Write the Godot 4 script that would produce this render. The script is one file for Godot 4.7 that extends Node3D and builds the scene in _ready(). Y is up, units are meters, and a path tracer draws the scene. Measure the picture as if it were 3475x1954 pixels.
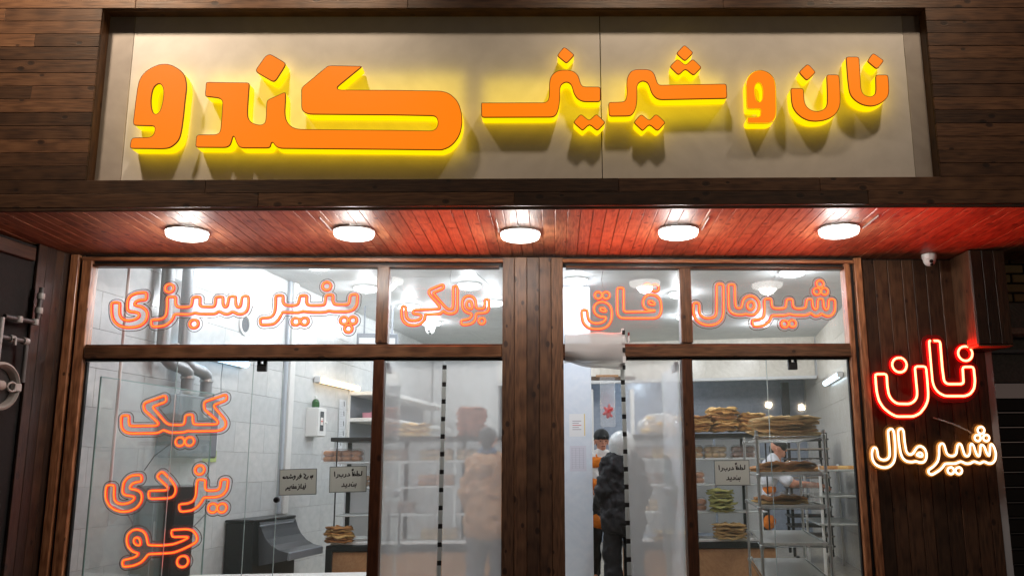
extends Node3D

const FLOOR := 0.27
const CEIL := 3.75
var FX := Transform3D(Basis(Vector3.UP, -0.041), Vector3(0.116, 0, 1.281))   # frame of the sign fascia
var IX := Transform3D(Basis(Vector3.UP, -0.19635), Vector3(-3.45, 0, 0))     # frame of the shop interior
var rng := RandomNumberGenerator.new()
var names := {}
var M := {}
var mesh_cache := {}
var fold := 0.0            # depth of cloth folds while a garment is meshed
var fold_noise := FastNoiseLite.new()

# ---------------------------------------------------------------- helpers
func P(a: Array) -> PackedVector2Array:
	var r := PackedVector2Array()
	for i in range(0, a.size(), 2):
		r.append(Vector2(a[i], a[i + 1]) * 0.001)
	return r

func D(x: float, y: float, r: float) -> Vector3:
	return Vector3(x, y, r) * 0.001

func V(x: float, y: float, z: float) -> Vector3:
	return Vector3(x, y, z)

func I(a: float, y: float, b: float) -> Vector3:
	return IX * Vector3(a, y, -b)

func numbered(s: String) -> String:
	if not names.has(s):
		names[s] = 0
		return s
	names[s] += 1
	return "%s_%03d" % [s, names[s]]

func tag(o: Node, label: String, category: String, group := "") -> Node:
	o.set_meta("label", label)
	o.set_meta("category", category)
	if group != "":
		o.set_meta("group", group)
	return o

func thing(called: String, label: String, category: String, tf := Transform3D(), group := "") -> Node3D:
	var o := Node3D.new()
	o.name = numbered(called)
	o.transform = tf
	add_child(o)
	tag(o, label, category, group)
	return o

func structure(called: String, label: String, tf := Transform3D()) -> Node3D:
	var o := Node3D.new()
	o.name = numbered(called)
	o.transform = tf
	add_child(o)
	o.set_meta("kind", "structure")
	o.set_meta("label", label)
	return o

func at(p: Vector3, yaw := 0.0) -> Transform3D:
	return Transform3D(Basis(Vector3.UP, yaw), p)

func mb() -> SurfaceTool:
	var st := SurfaceTool.new()
	st.begin(Mesh.PRIMITIVE_TRIANGLES)
	return st

func put(called: String, mesh: Variant, mat: Material, parent: Node, pos := Vector3.ZERO) -> MeshInstance3D:
	var o := MeshInstance3D.new()
	o.name = called
	o.mesh = mesh.commit() if mesh is SurfaceTool else mesh
	o.material_override = mat
	o.position = pos
	parent.add_child(o, true)
	return o

func tri(st: SurfaceTool, a: Vector3, b: Vector3, c: Vector3, n: Vector3, ua := Vector2.ZERO, ub := Vector2.ZERO, uc := Vector2.ZERO) -> void:
	if (b - a).cross(c - a).dot(n) > 0.0:
		var t := b
		b = c
		c = t
		var tu := ub
		ub = uc
		uc = tu
	st.set_normal(n); st.set_uv(ua); st.add_vertex(a)
	st.set_normal(n); st.set_uv(ub); st.add_vertex(b)
	st.set_normal(n); st.set_uv(uc); st.add_vertex(c)

func tri3(st: SurfaceTool, v: Array, n: Array, uv: Array = []) -> void:
	var o := [0, 1, 2]
	var nn: Vector3 = n[0] + n[1] + n[2]
	var e1: Vector3 = v[1] - v[0]
	var e2: Vector3 = v[2] - v[0]
	if e1.cross(e2).dot(nn) > 0.0:
		o = [0, 2, 1]
	for i in o:
		st.set_normal(n[i])
		st.set_uv(uv[i] if uv.size() else Vector2.ZERO)
		st.add_vertex(v[i])

func quad(st: SurfaceTool, a: Vector3, b: Vector3, c: Vector3, d: Vector3, n: Vector3) -> void:
	tri(st, a, b, c, n, Vector2(0, 0), Vector2(1, 0), Vector2(1, 1))
	tri(st, a, c, d, n, Vector2(0, 0), Vector2(1, 1), Vector2(0, 1))

# a box with chamfered edges; uv run along the axis «along» (grain), 1 unit = 1.6 m by 0.4 m
func box(st: SurfaceTool, c: Vector3, s: Vector3, ch := 0.0, along := 0, uvo := Vector2.ZERO, bas := Basis()) -> void:
	var h := s * 0.5
	ch = minf(ch, minf(h.x, minf(h.y, h.z)) * 0.6)
	var e := [Vector3(1, 0, 0), Vector3(0, 1, 0), Vector3(0, 0, 1)]
	var vert := func(sg: Vector3, ax: int) -> Vector3:
		var p := Vector3(sg.x * (h.x - ch), sg.y * (h.y - ch), sg.z * (h.z - ch))
		p[ax] = sg[ax] * h[ax]
		return p
	var uvf := func(p: Vector3) -> Vector2:
		var w := 0.0
		for k in 3:
			if k != along:
				w += p[k]
		return Vector2(p[along] / 1.6, w / 0.4) + uvo
	var emit := func(a: Vector3, b: Vector3, d: Vector3, n: Vector3) -> void:
		tri(st, c + bas * a, c + bas * b, c + bas * d, bas * n, uvf.call(a), uvf.call(b), uvf.call(d))
	for i in 3:
		var j := (i + 1) % 3
		var k := (i + 2) % 3
		for si in [-1.0, 1.0]:
			var q := []
			for w in [[-1.0, -1.0], [1.0, -1.0], [1.0, 1.0], [-1.0, 1.0]]:
				var sg := Vector3.ZERO
				sg[i] = si; sg[j] = w[0]; sg[k] = w[1]
				q.append(vert.call(sg, i))
			emit.call(q[0], q[1], q[2], e[i] * si)
			emit.call(q[0], q[2], q[3], e[i] * si)
			if ch > 0.0:
				for sj in [-1.0, 1.0]:
					var g := []
					for w in [[-1.0, i], [1.0, i], [1.0, j], [-1.0, j]]:
						var sg := Vector3.ZERO
						sg[i] = si; sg[j] = sj; sg[k] = w[0]
						g.append(vert.call(sg, w[1]))
					var n: Vector3 = (e[i] * si + e[j] * sj).normalized()
					emit.call(g[0], g[1], g[2], n)
					emit.call(g[0], g[2], g[3], n)
	if ch > 0.0:
		for sx in [-1.0, 1.0]:
			for sy in [-1.0, 1.0]:
				for sz in [-1.0, 1.0]:
					var sg := Vector3(sx, sy, sz)
					emit.call(vert.call(sg, 0), vert.call(sg, 1), vert.call(sg, 2), sg.normalized())

func bx(c: Vector3, s: Vector3, ch := 0.004) -> SurfaceTool:
	var st := mb()
	box(st, c, s, ch)
	return st

# a tube of circular section along points
func tube(st: SurfaceTool, pts: PackedVector3Array, r: float, closed := false, sides := 8, caps := true) -> void:
	var n := pts.size()
	var rings := []
	var nor := []
	var up := Vector3.ZERO
	for i in n:
		var t: Vector3
		if closed:
			t = pts[(i + 1) % n] - pts[(i - 1 + n) % n]
		else:
			t = pts[mini(i + 1, n - 1)] - pts[maxi(i - 1, 0)]
		t = t.normalized()
		if up == Vector3.ZERO:
			up = t.cross(Vector3(0.31, 0.2, 0.93)).normalized()
		up = (up - t * up.dot(t)).normalized()
		var sd := t.cross(up)
		var ring := PackedVector3Array()
		var nn := PackedVector3Array()
		for k in sides:
			var a := TAU * k / sides
			var d := up * cos(a) + sd * sin(a)
			ring.append(pts[i] + d * r)
			nn.append(d)
		rings.append(ring)
		nor.append(nn)
	var last := n if closed else n - 1
	for i in last:
		var j := (i + 1) % n
		var sh := 0
		if closed and j == 0:
			var best := 1e9
			for s in sides:
				var dd: float = rings[i][0].distance_squared_to(rings[0][s])
				if dd < best:
					best = dd
					sh = s
		for k in sides:
			var k2 := (k + 1) % sides
			tri3(st, [rings[i][k], rings[i][k2], rings[j][(k2 + sh) % sides]], [nor[i][k], nor[i][k2], nor[j][(k2 + sh) % sides]])
			tri3(st, [rings[i][k], rings[j][(k2 + sh) % sides], rings[j][(k + sh) % sides]], [nor[i][k], nor[j][(k2 + sh) % sides], nor[j][(k + sh) % sides]])
	if caps and not closed:
		for w in [[0, 1], [n - 1, n - 2]]:
			var nn: Vector3 = (pts[w[0]] - pts[w[1]]).normalized()
			for k in sides:
				tri(st, pts[w[0]], rings[w[0]][k], rings[w[0]][(k + 1) % sides], nn)

# a lathe about the y axis: profile of Vector2(radius, height)
func lathe(st: SurfaceTool, prof: PackedVector2Array, sides := 24, o := Vector3.ZERO, bas := Basis()) -> void:
	for i in prof.size() - 1:
		var a := prof[i]
		var b := prof[i + 1]
		var t := (b - a).normalized()
		var n2 := Vector2(t.y, -t.x)
		for k in sides:
			var a0 := TAU * k / sides
			var a1 := TAU * (k + 1) / sides
			var d0 := Vector3(cos(a0), 0, sin(a0))
			var d1 := Vector3(cos(a1), 0, sin(a1))
			var p := [d0 * a.x + Vector3.UP * a.y, d1 * a.x + Vector3.UP * a.y, d1 * b.x + Vector3.UP * b.y, d0 * b.x + Vector3.UP * b.y]
			var q0 := d0 * n2.x + Vector3.UP * n2.y
			var q1 := d1 * n2.x + Vector3.UP * n2.y
			for g in [[0, 1, 2], [0, 2, 3]]:
				var vs := []
				var ns := []
				for m in g:
					vs.append(o + bas * p[m])
					ns.append(bas * (q0 if m == 0 or m == 3 else q1))
				if vs[0] != vs[1] and vs[1] != vs[2] and vs[0] != vs[2]:
					tri3(st, vs, ns)

# rounds the corners of an outline
func smooth(p: PackedVector2Array, closed: bool, r: float, share := 0.4) -> PackedVector2Array:
	var out := PackedVector2Array()
	var n := p.size()
	for i in n:
		if not closed and (i == 0 or i == n - 1):
			out.append(p[i])
			continue
		var a := p[(i - 1 + n) % n]
		var b := p[i]
		var c := p[(i + 1) % n]
		var la := minf(r, a.distance_to(b) * share)
		var lc := minf(r, c.distance_to(b) * share)
		var p0 := b + (a - b).normalized() * la
		var p1 := b + (c - b).normalized() * lc
		out.append(p0)
		out.append(p0 * 0.25 + b * 0.5 + p1 * 0.25)
		out.append(p1)
	return out

func keyhole(o: PackedVector2Array, h: PackedVector2Array) -> PackedVector2Array:
	if Geometry2D.is_polygon_clockwise(o) == Geometry2D.is_polygon_clockwise(h):
		h.reverse()
	var best := 1e9
	var bi := 0
	var bj := 0
	for i in o.size():
		for j in h.size():
			var d := o[i].distance_squared_to(h[j])
			if d < best:
				best = d
				bi = i
				bj = j
	var r := PackedVector2Array()
	for i in bi + 1:
		r.append(o[i])
	for j in h.size() + 1:
		r.append(h[(bj + j) % h.size()])
	r[r.size() - 1] += Vector2(0.0003, 0.0002)
	r.append(o[bi] + Vector2(0.0003, 0.0002))
	for i in range(bi + 1, o.size()):
		r.append(o[i])
	return r

func cap(st: SurfaceTool, o: PackedVector2Array, h: Variant, z: float, n := Vector3(0, 0, 1)) -> void:
	var p := o if h == null else keyhole(o, h)
	var t := Geometry2D.triangulate_polygon(p)
	for i in range(0, t.size(), 3):
		tri(st, Vector3(p[t[i]].x, p[t[i]].y, z), Vector3(p[t[i + 1]].x, p[t[i + 1]].y, z), Vector3(p[t[i + 2]].x, p[t[i + 2]].y, z), n)

func sides_of(st: SurfaceTool, o: PackedVector2Array, z0: float, z1: float, inward := false) -> void:
	var cw := Geometry2D.is_polygon_clockwise(o)
	for i in o.size():
		var a := o[i]
		var b := o[(i + 1) % o.size()]
		var d := (b - a).normalized()
		var n := Vector3(d.y, -d.x, 0)
		if cw:
			n = -n
		if inward:
			n = -n
		quad(st, Vector3(a.x, a.y, z0), Vector3(b.x, b.y, z0), Vector3(b.x, b.y, z1), Vector3(a.x, a.y, z1), n)

# ---- body surfaces: bones [a, b, ra, rb] joined by a smooth minimum and meshed as surface nets
func body(st: SurfaceTool, bones: Array, cell := 0.024, k := 0.03) -> void:
	var lo := Vector3.ONE * 1e9
	var hi := -lo
	for b in bones:
		var r: float = maxf(b[2], b[3])
		lo = lo.min((b[0] as Vector3).min(b[1]) - Vector3.ONE * r)
		hi = hi.max((b[0] as Vector3).max(b[1]) + Vector3.ONE * r)
	lo -= Vector3.ONE * cell * 3.0
	hi += Vector3.ONE * cell * 3.0
	var nx := int((hi.x - lo.x) / cell) + 1
	var ny := int((hi.y - lo.y) / cell) + 1
	var nz := int((hi.z - lo.z) / cell) + 1
	var f := PackedFloat32Array()
	f.resize(nx * ny * nz)
	f.fill(cell * 2.5)
	for b in bones:
		var pa: Vector3 = b[0]
		var pb: Vector3 = b[1]
		var ra: float = b[2]
		var rb: float = b[3]
		var m: float = maxf(ra, rb) + cell * 2.5 + k
		var l := (pa.min(pb) - Vector3.ONE * m - lo) / cell
		var u := (pa.max(pb) + Vector3.ONE * m - lo) / cell
		var ab := pb - pa
		var dd := maxf(ab.length_squared(), 1e-9)
		for z in range(maxi(0, int(l.z)), mini(nz, int(u.z) + 2)):
			for y in range(maxi(0, int(l.y)), mini(ny, int(u.y) + 2)):
				for x in range(maxi(0, int(l.x)), mini(nx, int(u.x) + 2)):
					var p := lo + Vector3(x, y, z) * cell
					var t := clampf((p - pa).dot(ab) / dd, 0.0, 1.0)
					var d := p.distance_to(pa + ab * t) - lerpf(ra, rb, t)
					if fold > 0.0:
						d += fold * (fold_noise.get_noise_3d(p.x * 9.0 + p.y * 5.0, p.y * 5.5 - p.x * 4.0, p.z * 8.0) - 0.4)
					var i := x + nx * (y + ny * z)
					var o := f[i]
					var h := maxf(k - absf(o - d), 0.0) / k
					f[i] = minf(o, d) - h * h * k * 0.25
	var vid := PackedInt32Array()
	vid.resize(nx * ny * nz)
	vid.fill(-1)
	var vs := PackedVector3Array()
	var ns := PackedVector3Array()
	var sx := 1
	var sy := nx
	var sz := nx * ny
	var ed := [[0, 1], [2, 3], [4, 5], [6, 7], [0, 2], [1, 3], [4, 6], [5, 7], [0, 4], [1, 5], [2, 6], [3, 7]]
	for z in nz - 1:
		for y in ny - 1:
			for x in nx - 1:
				var i := x * sx + y * sy + z * sz
				var c := [f[i], f[i + sx], f[i + sy], f[i + sx + sy], f[i + sz], f[i + sx + sz], f[i + sy + sz], f[i + sx + sy + sz]]
				var neg := 0
				for q in c:
					if q < 0.0:
						neg += 1
				if neg == 0 or neg == 8:
					continue
				var sum := Vector3.ZERO
				var cnt := 0
				for e in ed:
					var a: float = c[e[0]]
					var b2: float = c[e[1]]
					if (a < 0.0) != (b2 < 0.0):
						var t := a / (a - b2)
						var v0 := Vector3(e[0] & 1, (e[0] >> 1) & 1, e[0] >> 2)
						var v1 := Vector3(e[1] & 1, (e[1] >> 1) & 1, e[1] >> 2)
						sum += v0.lerp(v1, t)
						cnt += 1
				vid[i] = vs.size()
				vs.append(lo + (Vector3(x, y, z) + sum / cnt) * cell)
				ns.append(Vector3(c[1] + c[3] + c[5] + c[7] - c[0] - c[2] - c[4] - c[6], c[2] + c[3] + c[6] + c[7] - c[0] - c[1] - c[4] - c[5], c[4] + c[5] + c[6] + c[7] - c[0] - c[1] - c[2] - c[3]).normalized())
	for z in range(1, nz - 1):
		for y in range(1, ny - 1):
			for x in range(1, nx - 1):
				var i := x * sx + y * sy + z * sz
				for w in [[sx, sy, sz], [sy, sz, sx], [sz, sx, sy]]:
					if (f[i] < 0.0) != (f[i + w[0]] < 0.0):
						var a := vid[i]
						var b := vid[i - w[1]]
						var c := vid[i - w[1] - w[2]]
						var d := vid[i - w[2]]
						if a >= 0 and b >= 0 and c >= 0 and d >= 0:
							tri3(st, [vs[a], vs[b], vs[c]], [ns[a], ns[b], ns[c]])
							tri3(st, [vs[a], vs[c], vs[d]], [ns[a], ns[c], ns[d]])

func bodymesh(bones: Array, cell := 0.024, k := 0.03) -> SurfaceTool:
	var st := mb()
	body(st, bones, cell, k)
	return st

func garment(bones: Array, cell: float, k: float, depth := 0.022) -> SurfaceTool:
	fold = depth
	var st := bodymesh(bones, cell, k)
	fold = 0.0
	return st

func mirrored(bones: Array) -> Array:
	var r := bones.duplicate()
	for b in bones:
		r.append([Vector3(-b[0].x, b[0].y, b[0].z), Vector3(-b[1].x, b[1].y, b[1].z), b[2], b[3]])
	return r

# ---------------------------------------------------------------- materials
func mat(c: Color, rough := 0.6, metal := 0.0) -> StandardMaterial3D:
	var m := StandardMaterial3D.new()
	m.albedo_color = c
	m.roughness = rough
	m.metallic = metal
	return m

func glow(c: Color, e: float) -> StandardMaterial3D:
	var m := mat(Color(0.02, 0.02, 0.02), 0.5)
	m.emission_enabled = true
	m.emission = c
	m.emission_energy_multiplier = e
	return m

func pane(a := 0.04, tint := Color(0.9, 1.0, 0.97)) -> StandardMaterial3D:
	var m := mat(Color(tint.r, tint.g, tint.b, a), 0.02)
	m.transparency = BaseMaterial3D.TRANSPARENCY_ALPHA
	return m

func film(c: Color, a: float, rough := 0.35) -> StandardMaterial3D:
	var m := mat(Color(c.r, c.g, c.b, a), rough)
	m.transparency = BaseMaterial3D.TRANSPARENCY_ALPHA
	m.cull_mode = BaseMaterial3D.CULL_DISABLED
	return m

func noise(s: int, fr: float, oct := 3) -> FastNoiseLite:
	var n := FastNoiseLite.new()
	n.seed = s
	n.noise_type = FastNoiseLite.TYPE_SIMPLEX_SMOOTH
	n.frequency = fr
	n.fractal_octaves = oct
	return n

# pine boards: grain lines that flow round knots; returns [colour, height]
func wood_images(gain := 1.0) -> Array:
	var w := 1024
	var h := 256
	var im := Image.create(w, h, false, Image.FORMAT_RGB8)
	var hm := Image.create(w, h, false, Image.FORMAT_RGB8)
	var n1 := noise(3, 1.0, 2)
	var n2 := noise(7, 1.0, 3)
	var knots := []
	for i in 9:
		knots.append(Vector3(rng.randf() * w, rng.randf() * h, rng.randf_range(5.0, 11.0)))
	var dark := Color(0.36, 0.26, 0.185)
	var midc := Color(0.53, 0.405, 0.30)
	var light := Color(0.64, 0.51, 0.385)
	if gain != 1.0:
		dark = dark * gain
		midc = midc * gain
		light = light * gain
	for y in h:
		for x in w:
			var yy := float(y)
			var kd := 0.0
			var ring := 0.0
			for q: Vector3 in knots:
				var dx := fposmod(x - q.x + w * 0.5, w) - w * 0.5
				var dy := fposmod(y - q.y + h * 0.5, h) - h * 0.5
				if absf(dx) > 60.0 or absf(dy) > 50.0:
					continue
				var r := sqrt(dx * dx * 0.45 + dy * dy) / q.z
				var g := exp(-r * r * 0.35)
				yy += dy * g * -0.9
				if r < 1.25:
					kd = maxf(kd, 1.0 - smoothstep(0.55, 1.25, r))
				if r < 2.4:
					ring = maxf(ring, (0.5 + 0.5 * sin(r * 9.0)) * (1.0 - r / 2.4))
			var a := TAU * x / w
			# wraps along the board
			var cx := cos(a) * 1.15
			var cz := sin(a) * 1.15
			var b := TAU * yy / h
			var t := 0.5 + 0.75 * n1.get_noise_3d(cx * 1.3 + 5.0, cz * 1.3, cos(b) * 3.2 + sin(b) * 2.1)
			var fine := n2.get_noise_3d(cx * 0.9, cz * 0.9 + 9.0, yy * 0.15)
			var fib := n2.get_noise_3d(cx * 4.0 + 3.0, cz * 4.0, yy * 0.5)
			t = clampf(0.5 + (t - 0.5) * 0.7 + fine * 0.26 + fib * 0.06 - ring * 0.25, 0.0, 1.0)
			var c := dark.lerp(midc, minf(t * 2.0, 1.0)).lerp(light, maxf(t * 2.0 - 1.0, 0.0))
			c = c.lerp(Color(0.19, 0.115, 0.07), kd * 0.7)
			im.set_pixel(x, y, c)
			var hh := clampf(0.55 + fine * 0.35 + fib * 0.12 - ring * 0.35 - kd * 0.3, 0.0, 1.0)
			hm.set_pixel(x, y, Color(hh, hh, hh))
	return [ImageTexture.create_from_image(im), ImageTexture.create_from_image(hm)]

func wood(t: Array, tint: Color, rough: float, relief := 0.25) -> StandardMaterial3D:
	var m := mat(tint, rough)
	m.albedo_texture = t[0]
	m.heightmap_enabled = true
	m.heightmap_texture = t[1]
	m.heightmap_scale = relief
	return m

func speckle(c0: Color, c1: Color, fr: float, sd: int, size := 256) -> ImageTexture:
	var im := Image.create(size, size, false, Image.FORMAT_RGB8)
	var n := noise(sd, 1.0, 4)
	for y in size:
		for x in size:
			var a := TAU * x / size
			var b := TAU * y / size
			var q := fr * size / TAU
			var t := clampf(0.5 + 0.8 * n.get_noise_3d(cos(a) * q, sin(a) * q + cos(b) * q, sin(b) * q), 0.0, 1.0)
			im.set_pixel(x, y, c0.lerp(c1, t))
	return ImageTexture.create_from_image(im)

func mottled(c0: Color, c1: Color, fr: float, sd: int, rough := 0.6, scale := 1.0) -> StandardMaterial3D:
	var m := mat(Color.WHITE, rough)
	m.albedo_texture = speckle(c0, c1, fr, sd)
	m.uv1_triplanar = true
	m.uv1_scale = Vector3.ONE * scale
	return m

func draw_line(im: Image, a: Vector2, b: Vector2, r: float, c: Color) -> void:
	var n := int(a.distance_to(b) / (r * 0.5)) + 1
	for i in n + 1:
		var p := a.lerp(b, float(i) / n)
		for y in range(int(p.y - r), int(p.y + r) + 2):
			for x in range(int(p.x - r), int(p.x + r) + 2):
				if x >= 0 and y >= 0 and x < im.get_width() and y < im.get_height() and Vector2(x, y).distance_to(p) <= r:
					im.set_pixel(x, y, c)

func printed(im: Image, rough := 0.5) -> StandardMaterial3D:
	var m := mat(Color.WHITE, rough)
	m.albedo_texture = ImageTexture.create_from_image(im)
	m.texture_repeat = false
	return m

# a printed sheet facing +z with upright uv; a thin box behind it
func sheet(called: String, parent: Node, c: Vector3, w: float, h: float, m: Material, bas := Basis()) -> MeshInstance3D:
	var st := mb()
	var a := bas * Vector3(-w / 2, h / 2, 0)
	var b := bas * Vector3(w / 2, h / 2, 0)
	var d := bas * Vector3(w / 2, -h / 2, 0)
	var e := bas * Vector3(-w / 2, -h / 2, 0)
	var n := bas * Vector3(0, 0, 1)
	var k := bas * Vector3(0, 0, -0.0015)
	tri(st, a, b, d, n, Vector2(0, 0), Vector2(1, 0), Vector2(1, 1))
	tri(st, a, d, e, n, Vector2(0, 0), Vector2(1, 1), Vector2(0, 1))
	tri(st, a + k, b + k, d + k, -n)
	tri(st, a + k, d + k, e + k, -n)
	return put(called, st, m, parent, c)

func area(called: String, p: Vector3, w: float, h: float, c: Color, e: float, bas: Basis, parent: Node = self) -> void:
	var l := AreaLight3D.new()
	l.name = called
	l.area_size = Vector2(w, h)
	l.light_color = c
	l.light_energy = e
	l.area_range = 14.0
	l.area_attenuation = 2.0
	l.shadow_enabled = true
	l.transform = Transform3D(bas, p)
	parent.add_child(l, true)

func omni(called: String, p: Vector3, c: Color, e: float, sz: float, parent: Node = self) -> void:
	var l := OmniLight3D.new()
	l.name = called
	l.position = p
	l.light_color = c
	l.light_energy = e
	l.light_size = sz
	l.omni_range = 14.0
	l.omni_attenuation = 2.0
	l.shadow_enabled = true
	parent.add_child(l, true)

# ---------------------------------------------------------------- the scene
func _ready() -> void:
	rng.seed = 11
	fold_noise.seed = 5
	fold_noise.frequency = 1.0
	fold_noise.fractal_octaves = 2
	# camera, sky, exposure
	var cam := Camera3D.new()
	cam.name = "camera"
	cam.projection = Camera3D.PROJECTION_FRUSTUM
	cam.near = 0.1
	cam.far = 200.0
	cam.size = 2.0 * 0.1 * 977.0 / 2900.0
	cam.frustum_offset = Vector2(-0.06907, 0.02122) * 0.1
	cam.transform = Transform3D(Basis(V(0.9983, -0.0099, 0.0570), V(-0.0010, 0.9823, 0.1876), V(-0.0578, -0.1873, 0.9806)).orthonormalized(), V(-0.0885, 1.6, 6.2768))
	add_child(cam)
	cam.current = true
	var env := Environment.new()
	var sky := Sky.new()
	var sm := ProceduralSkyMaterial.new()
	sm.sky_top_color = Color(0.10, 0.11, 0.15)
	sm.sky_horizon_color = Color(0.30, 0.25, 0.22)
	sm.ground_bottom_color = Color(0.08, 0.07, 0.065)
	sm.ground_horizon_color = Color(0.22, 0.19, 0.17)
	sky.sky_material = sm
	env.background_mode = Environment.BG_SKY
	env.sky = sky
	env.background_energy_multiplier = 1.0
	env.tonemap_mode = Environment.TONE_MAPPER_LINEAR
	env.tonemap_exposure = 1.0
	env.sdfgi_enabled = true
	env.ssao_enabled = true
	env.ssil_enabled = true
	var we := WorldEnvironment.new()
	we.name = "world"
	we.environment = env
	add_child(we)
	var moon := DirectionalLight3D.new()
	moon.name = "moonlight"
	moon.light_energy = 0.01
	moon.light_color = Color(0.8, 0.88, 1.0)
	moon.light_angular_distance = 0.5
	moon.shadow_enabled = true
	moon.rotation = V(-0.9, 0.5, 0)
	add_child(moon)

	make_materials()
	setting()
	street_lamps()
	fascia()
	soffit()
	shop_sign()
	storefront()
	doors_and_curtains()
	side_walls()
	neons()
	notices()
	interior_shell()
	interior_lights()
	left_wall_things()
	displays()
	racks()
	people()

func make_materials() -> void:
	var w := wood_images()
	M.wood = []
	for t in [Color(0.65, 0.59, 0.555), Color(0.56, 0.505, 0.475), Color(0.72, 0.655, 0.615), Color(0.49, 0.44, 0.41)]:
		M.wood.append(wood(w, t, 0.5, 0.12))
	M.soffit = []
	for t in [Color(0.95, 0.82, 0.76), Color(0.85, 0.72, 0.67), Color(1.0, 0.88, 0.82)]:
		M.soffit.append(wood(w, t, 0.52, 0.18))
	M.frame = []
	for t in [Color(0.70, 0.62, 0.58), Color(0.62, 0.54, 0.50)]:
		M.frame.append(wood(w, t, 0.32, 0.12))
	M.jamb = []
	var w2 := wood_images(1.32)
	for t in [Color(0.90, 0.78, 0.72), Color(0.80, 0.69, 0.64)]:
		M.jamb.append(wood(w2, t, 0.3, 0.1))
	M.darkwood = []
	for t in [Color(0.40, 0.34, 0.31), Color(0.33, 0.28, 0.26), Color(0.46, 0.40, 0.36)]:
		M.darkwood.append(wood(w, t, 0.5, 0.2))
	M.post = wood(w, Color(0.55, 0.42, 0.36), 0.35, 0.06)
	M.black = mat(Color(0.03, 0.028, 0.027), 0.5)
	M.cable = mat(Color(0.45, 0.42, 0.40), 0.6)
	M.gasket = mat(Color(0.05, 0.045, 0.045), 0.6)
	M.backing = mat(Color(0.08, 0.06, 0.05), 0.9)
	M.composite = mottled(Color(0.80, 0.79, 0.78), Color(0.84, 0.83, 0.82), 0.05, 21, 0.45, 0.6)
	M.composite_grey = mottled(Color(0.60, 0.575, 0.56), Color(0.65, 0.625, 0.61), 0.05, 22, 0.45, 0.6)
	M.glass = pane(0.03)
	M.acrylic = film(Color(0.80, 0.62, 0.50), 0.10, 0.3)
	M.acrylic_edge = film(Color(0.36, 0.29, 0.25), 0.6, 0.3)
	M.plastic = film(Color(0.92, 0.93, 0.94), 0.36, 0.3)
	M.plastic.backlight_enabled = true
	M.plastic.backlight = Color(0.9, 0.9, 0.9)
	M.clear_film = film(Color(0.92, 0.93, 0.94), 0.13, 0.12)
	M.back_panel = mat(Color(0.86, 0.88, 0.90), 0.4)
	M.back_panel.backlight_enabled = true
	M.back_panel.backlight = Color(0.95, 0.95, 0.95)
	M.magnet_grey = mat(Color(0.66, 0.69, 0.69), 0.4)
	M.lamp = glow(Color(1.0, 0.98, 0.95), 5.0)
	M.lamp_in = glow(Color(0.96, 0.99, 1.0), 3.5)
	M.white = mat(Color(0.86, 0.86, 0.85), 0.4)
	M.rim = mat(Color(0.80, 0.80, 0.80), 0.35)
	M.face = glow(Color(1.0, 0.50, 0.0), 1.0)
	M.side = glow(Color(1.0, 0.80, 0.0), 1.4)
	M.face_edge = mat(Color(0.35, 0.10, 0.02), 0.5)
	M.orange = glow(Color(1.0, 0.54, 0.16), 1.5)
	M.orange_skin = glow(Color(1.0, 0.11, 0.06), 1.1)
	M.red = glow(Color(1.0, 0.93, 0.62), 2.2)
	M.red_skin = glow(Color(1.0, 0.03, 0.02), 2.2)
	M.warm = glow(Color(1.0, 0.93, 0.80), 2.6)
	M.warm_skin = glow(Color(0.95, 0.62, 0.28), 0.9)
	M.tile = mottled(Color(0.76, 0.77, 0.77), Color(0.82, 0.825, 0.82), 0.04, 5, 0.16, 0.9)
	M.tile2 = mottled(Color(0.74, 0.75, 0.75), Color(0.79, 0.80, 0.80), 0.04, 6, 0.2, 0.9)
	M.beige_tile = mottled(Color(0.79, 0.76, 0.71), Color(0.85, 0.825, 0.78), 0.05, 9, 0.22, 0.9)
	M.kitchen_tile = mottled(Color(0.50, 0.53, 0.58), Color(0.56, 0.59, 0.64), 0.05, 15, 0.3, 0.9)
	M.grout = mat(Color(0.70, 0.705, 0.705), 0.9)
	M.ceiling = mottled(Color(0.76, 0.77, 0.78), Color(0.81, 0.82, 0.82), 0.03, 8, 0.5, 0.5)
	M.floor = mottled(Color(0.66, 0.62, 0.55), Color(0.76, 0.72, 0.65), 0.06, 12, 0.2, 0.7)
	M.steel = mat(Color(0.72, 0.73, 0.73), 0.28, 0.9)
	M.tray = mottled(Color(0.70, 0.72, 0.71), Color(0.80, 0.81, 0.80), 0.08, 31, 0.32, 2.0)
	M.tray.metallic = 0.4
	M.grey_paint = mat(Color(0.46, 0.48, 0.51), 0.4)
	M.flue = mat(Color(0.58, 0.59, 0.60), 0.35, 0.3)
	M.paper = mat(Color(0.90, 0.91, 0.92), 0.7)
	M.counter = mottled(Color(0.62, 0.45, 0.30), Color(0.70, 0.53, 0.37), 0.09, 14, 0.45, 1.2)
	M.charcoal = mat(Color(0.075, 0.075, 0.082), 0.35)
	M.skin = mat(Color(0.72, 0.50, 0.40), 0.55)
	M.hair = mat(Color(0.035, 0.03, 0.028), 0.6)

# ---------------------------------------------------------------- street and neighbours
func setting() -> void:
	var g := structure("pavement", "dark paved ground in front of the shop at night")
	put("ground", bx(V(0, -0.05, 40), V(160, 0.1, 84), 0.0), mottled(Color(0.24, 0.23, 0.22), Color(0.31, 0.30, 0.28), 0.08, 40, 0.8, 0.8), g)
	put("step", bx(V(-0.4, 0.135, 0.02), V(5.9, 0.268, 0.5), 0.01), mottled(Color(0.42, 0.40, 0.37), Color(0.5, 0.48, 0.45), 0.08, 41, 0.6, 1.0), g)

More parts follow.
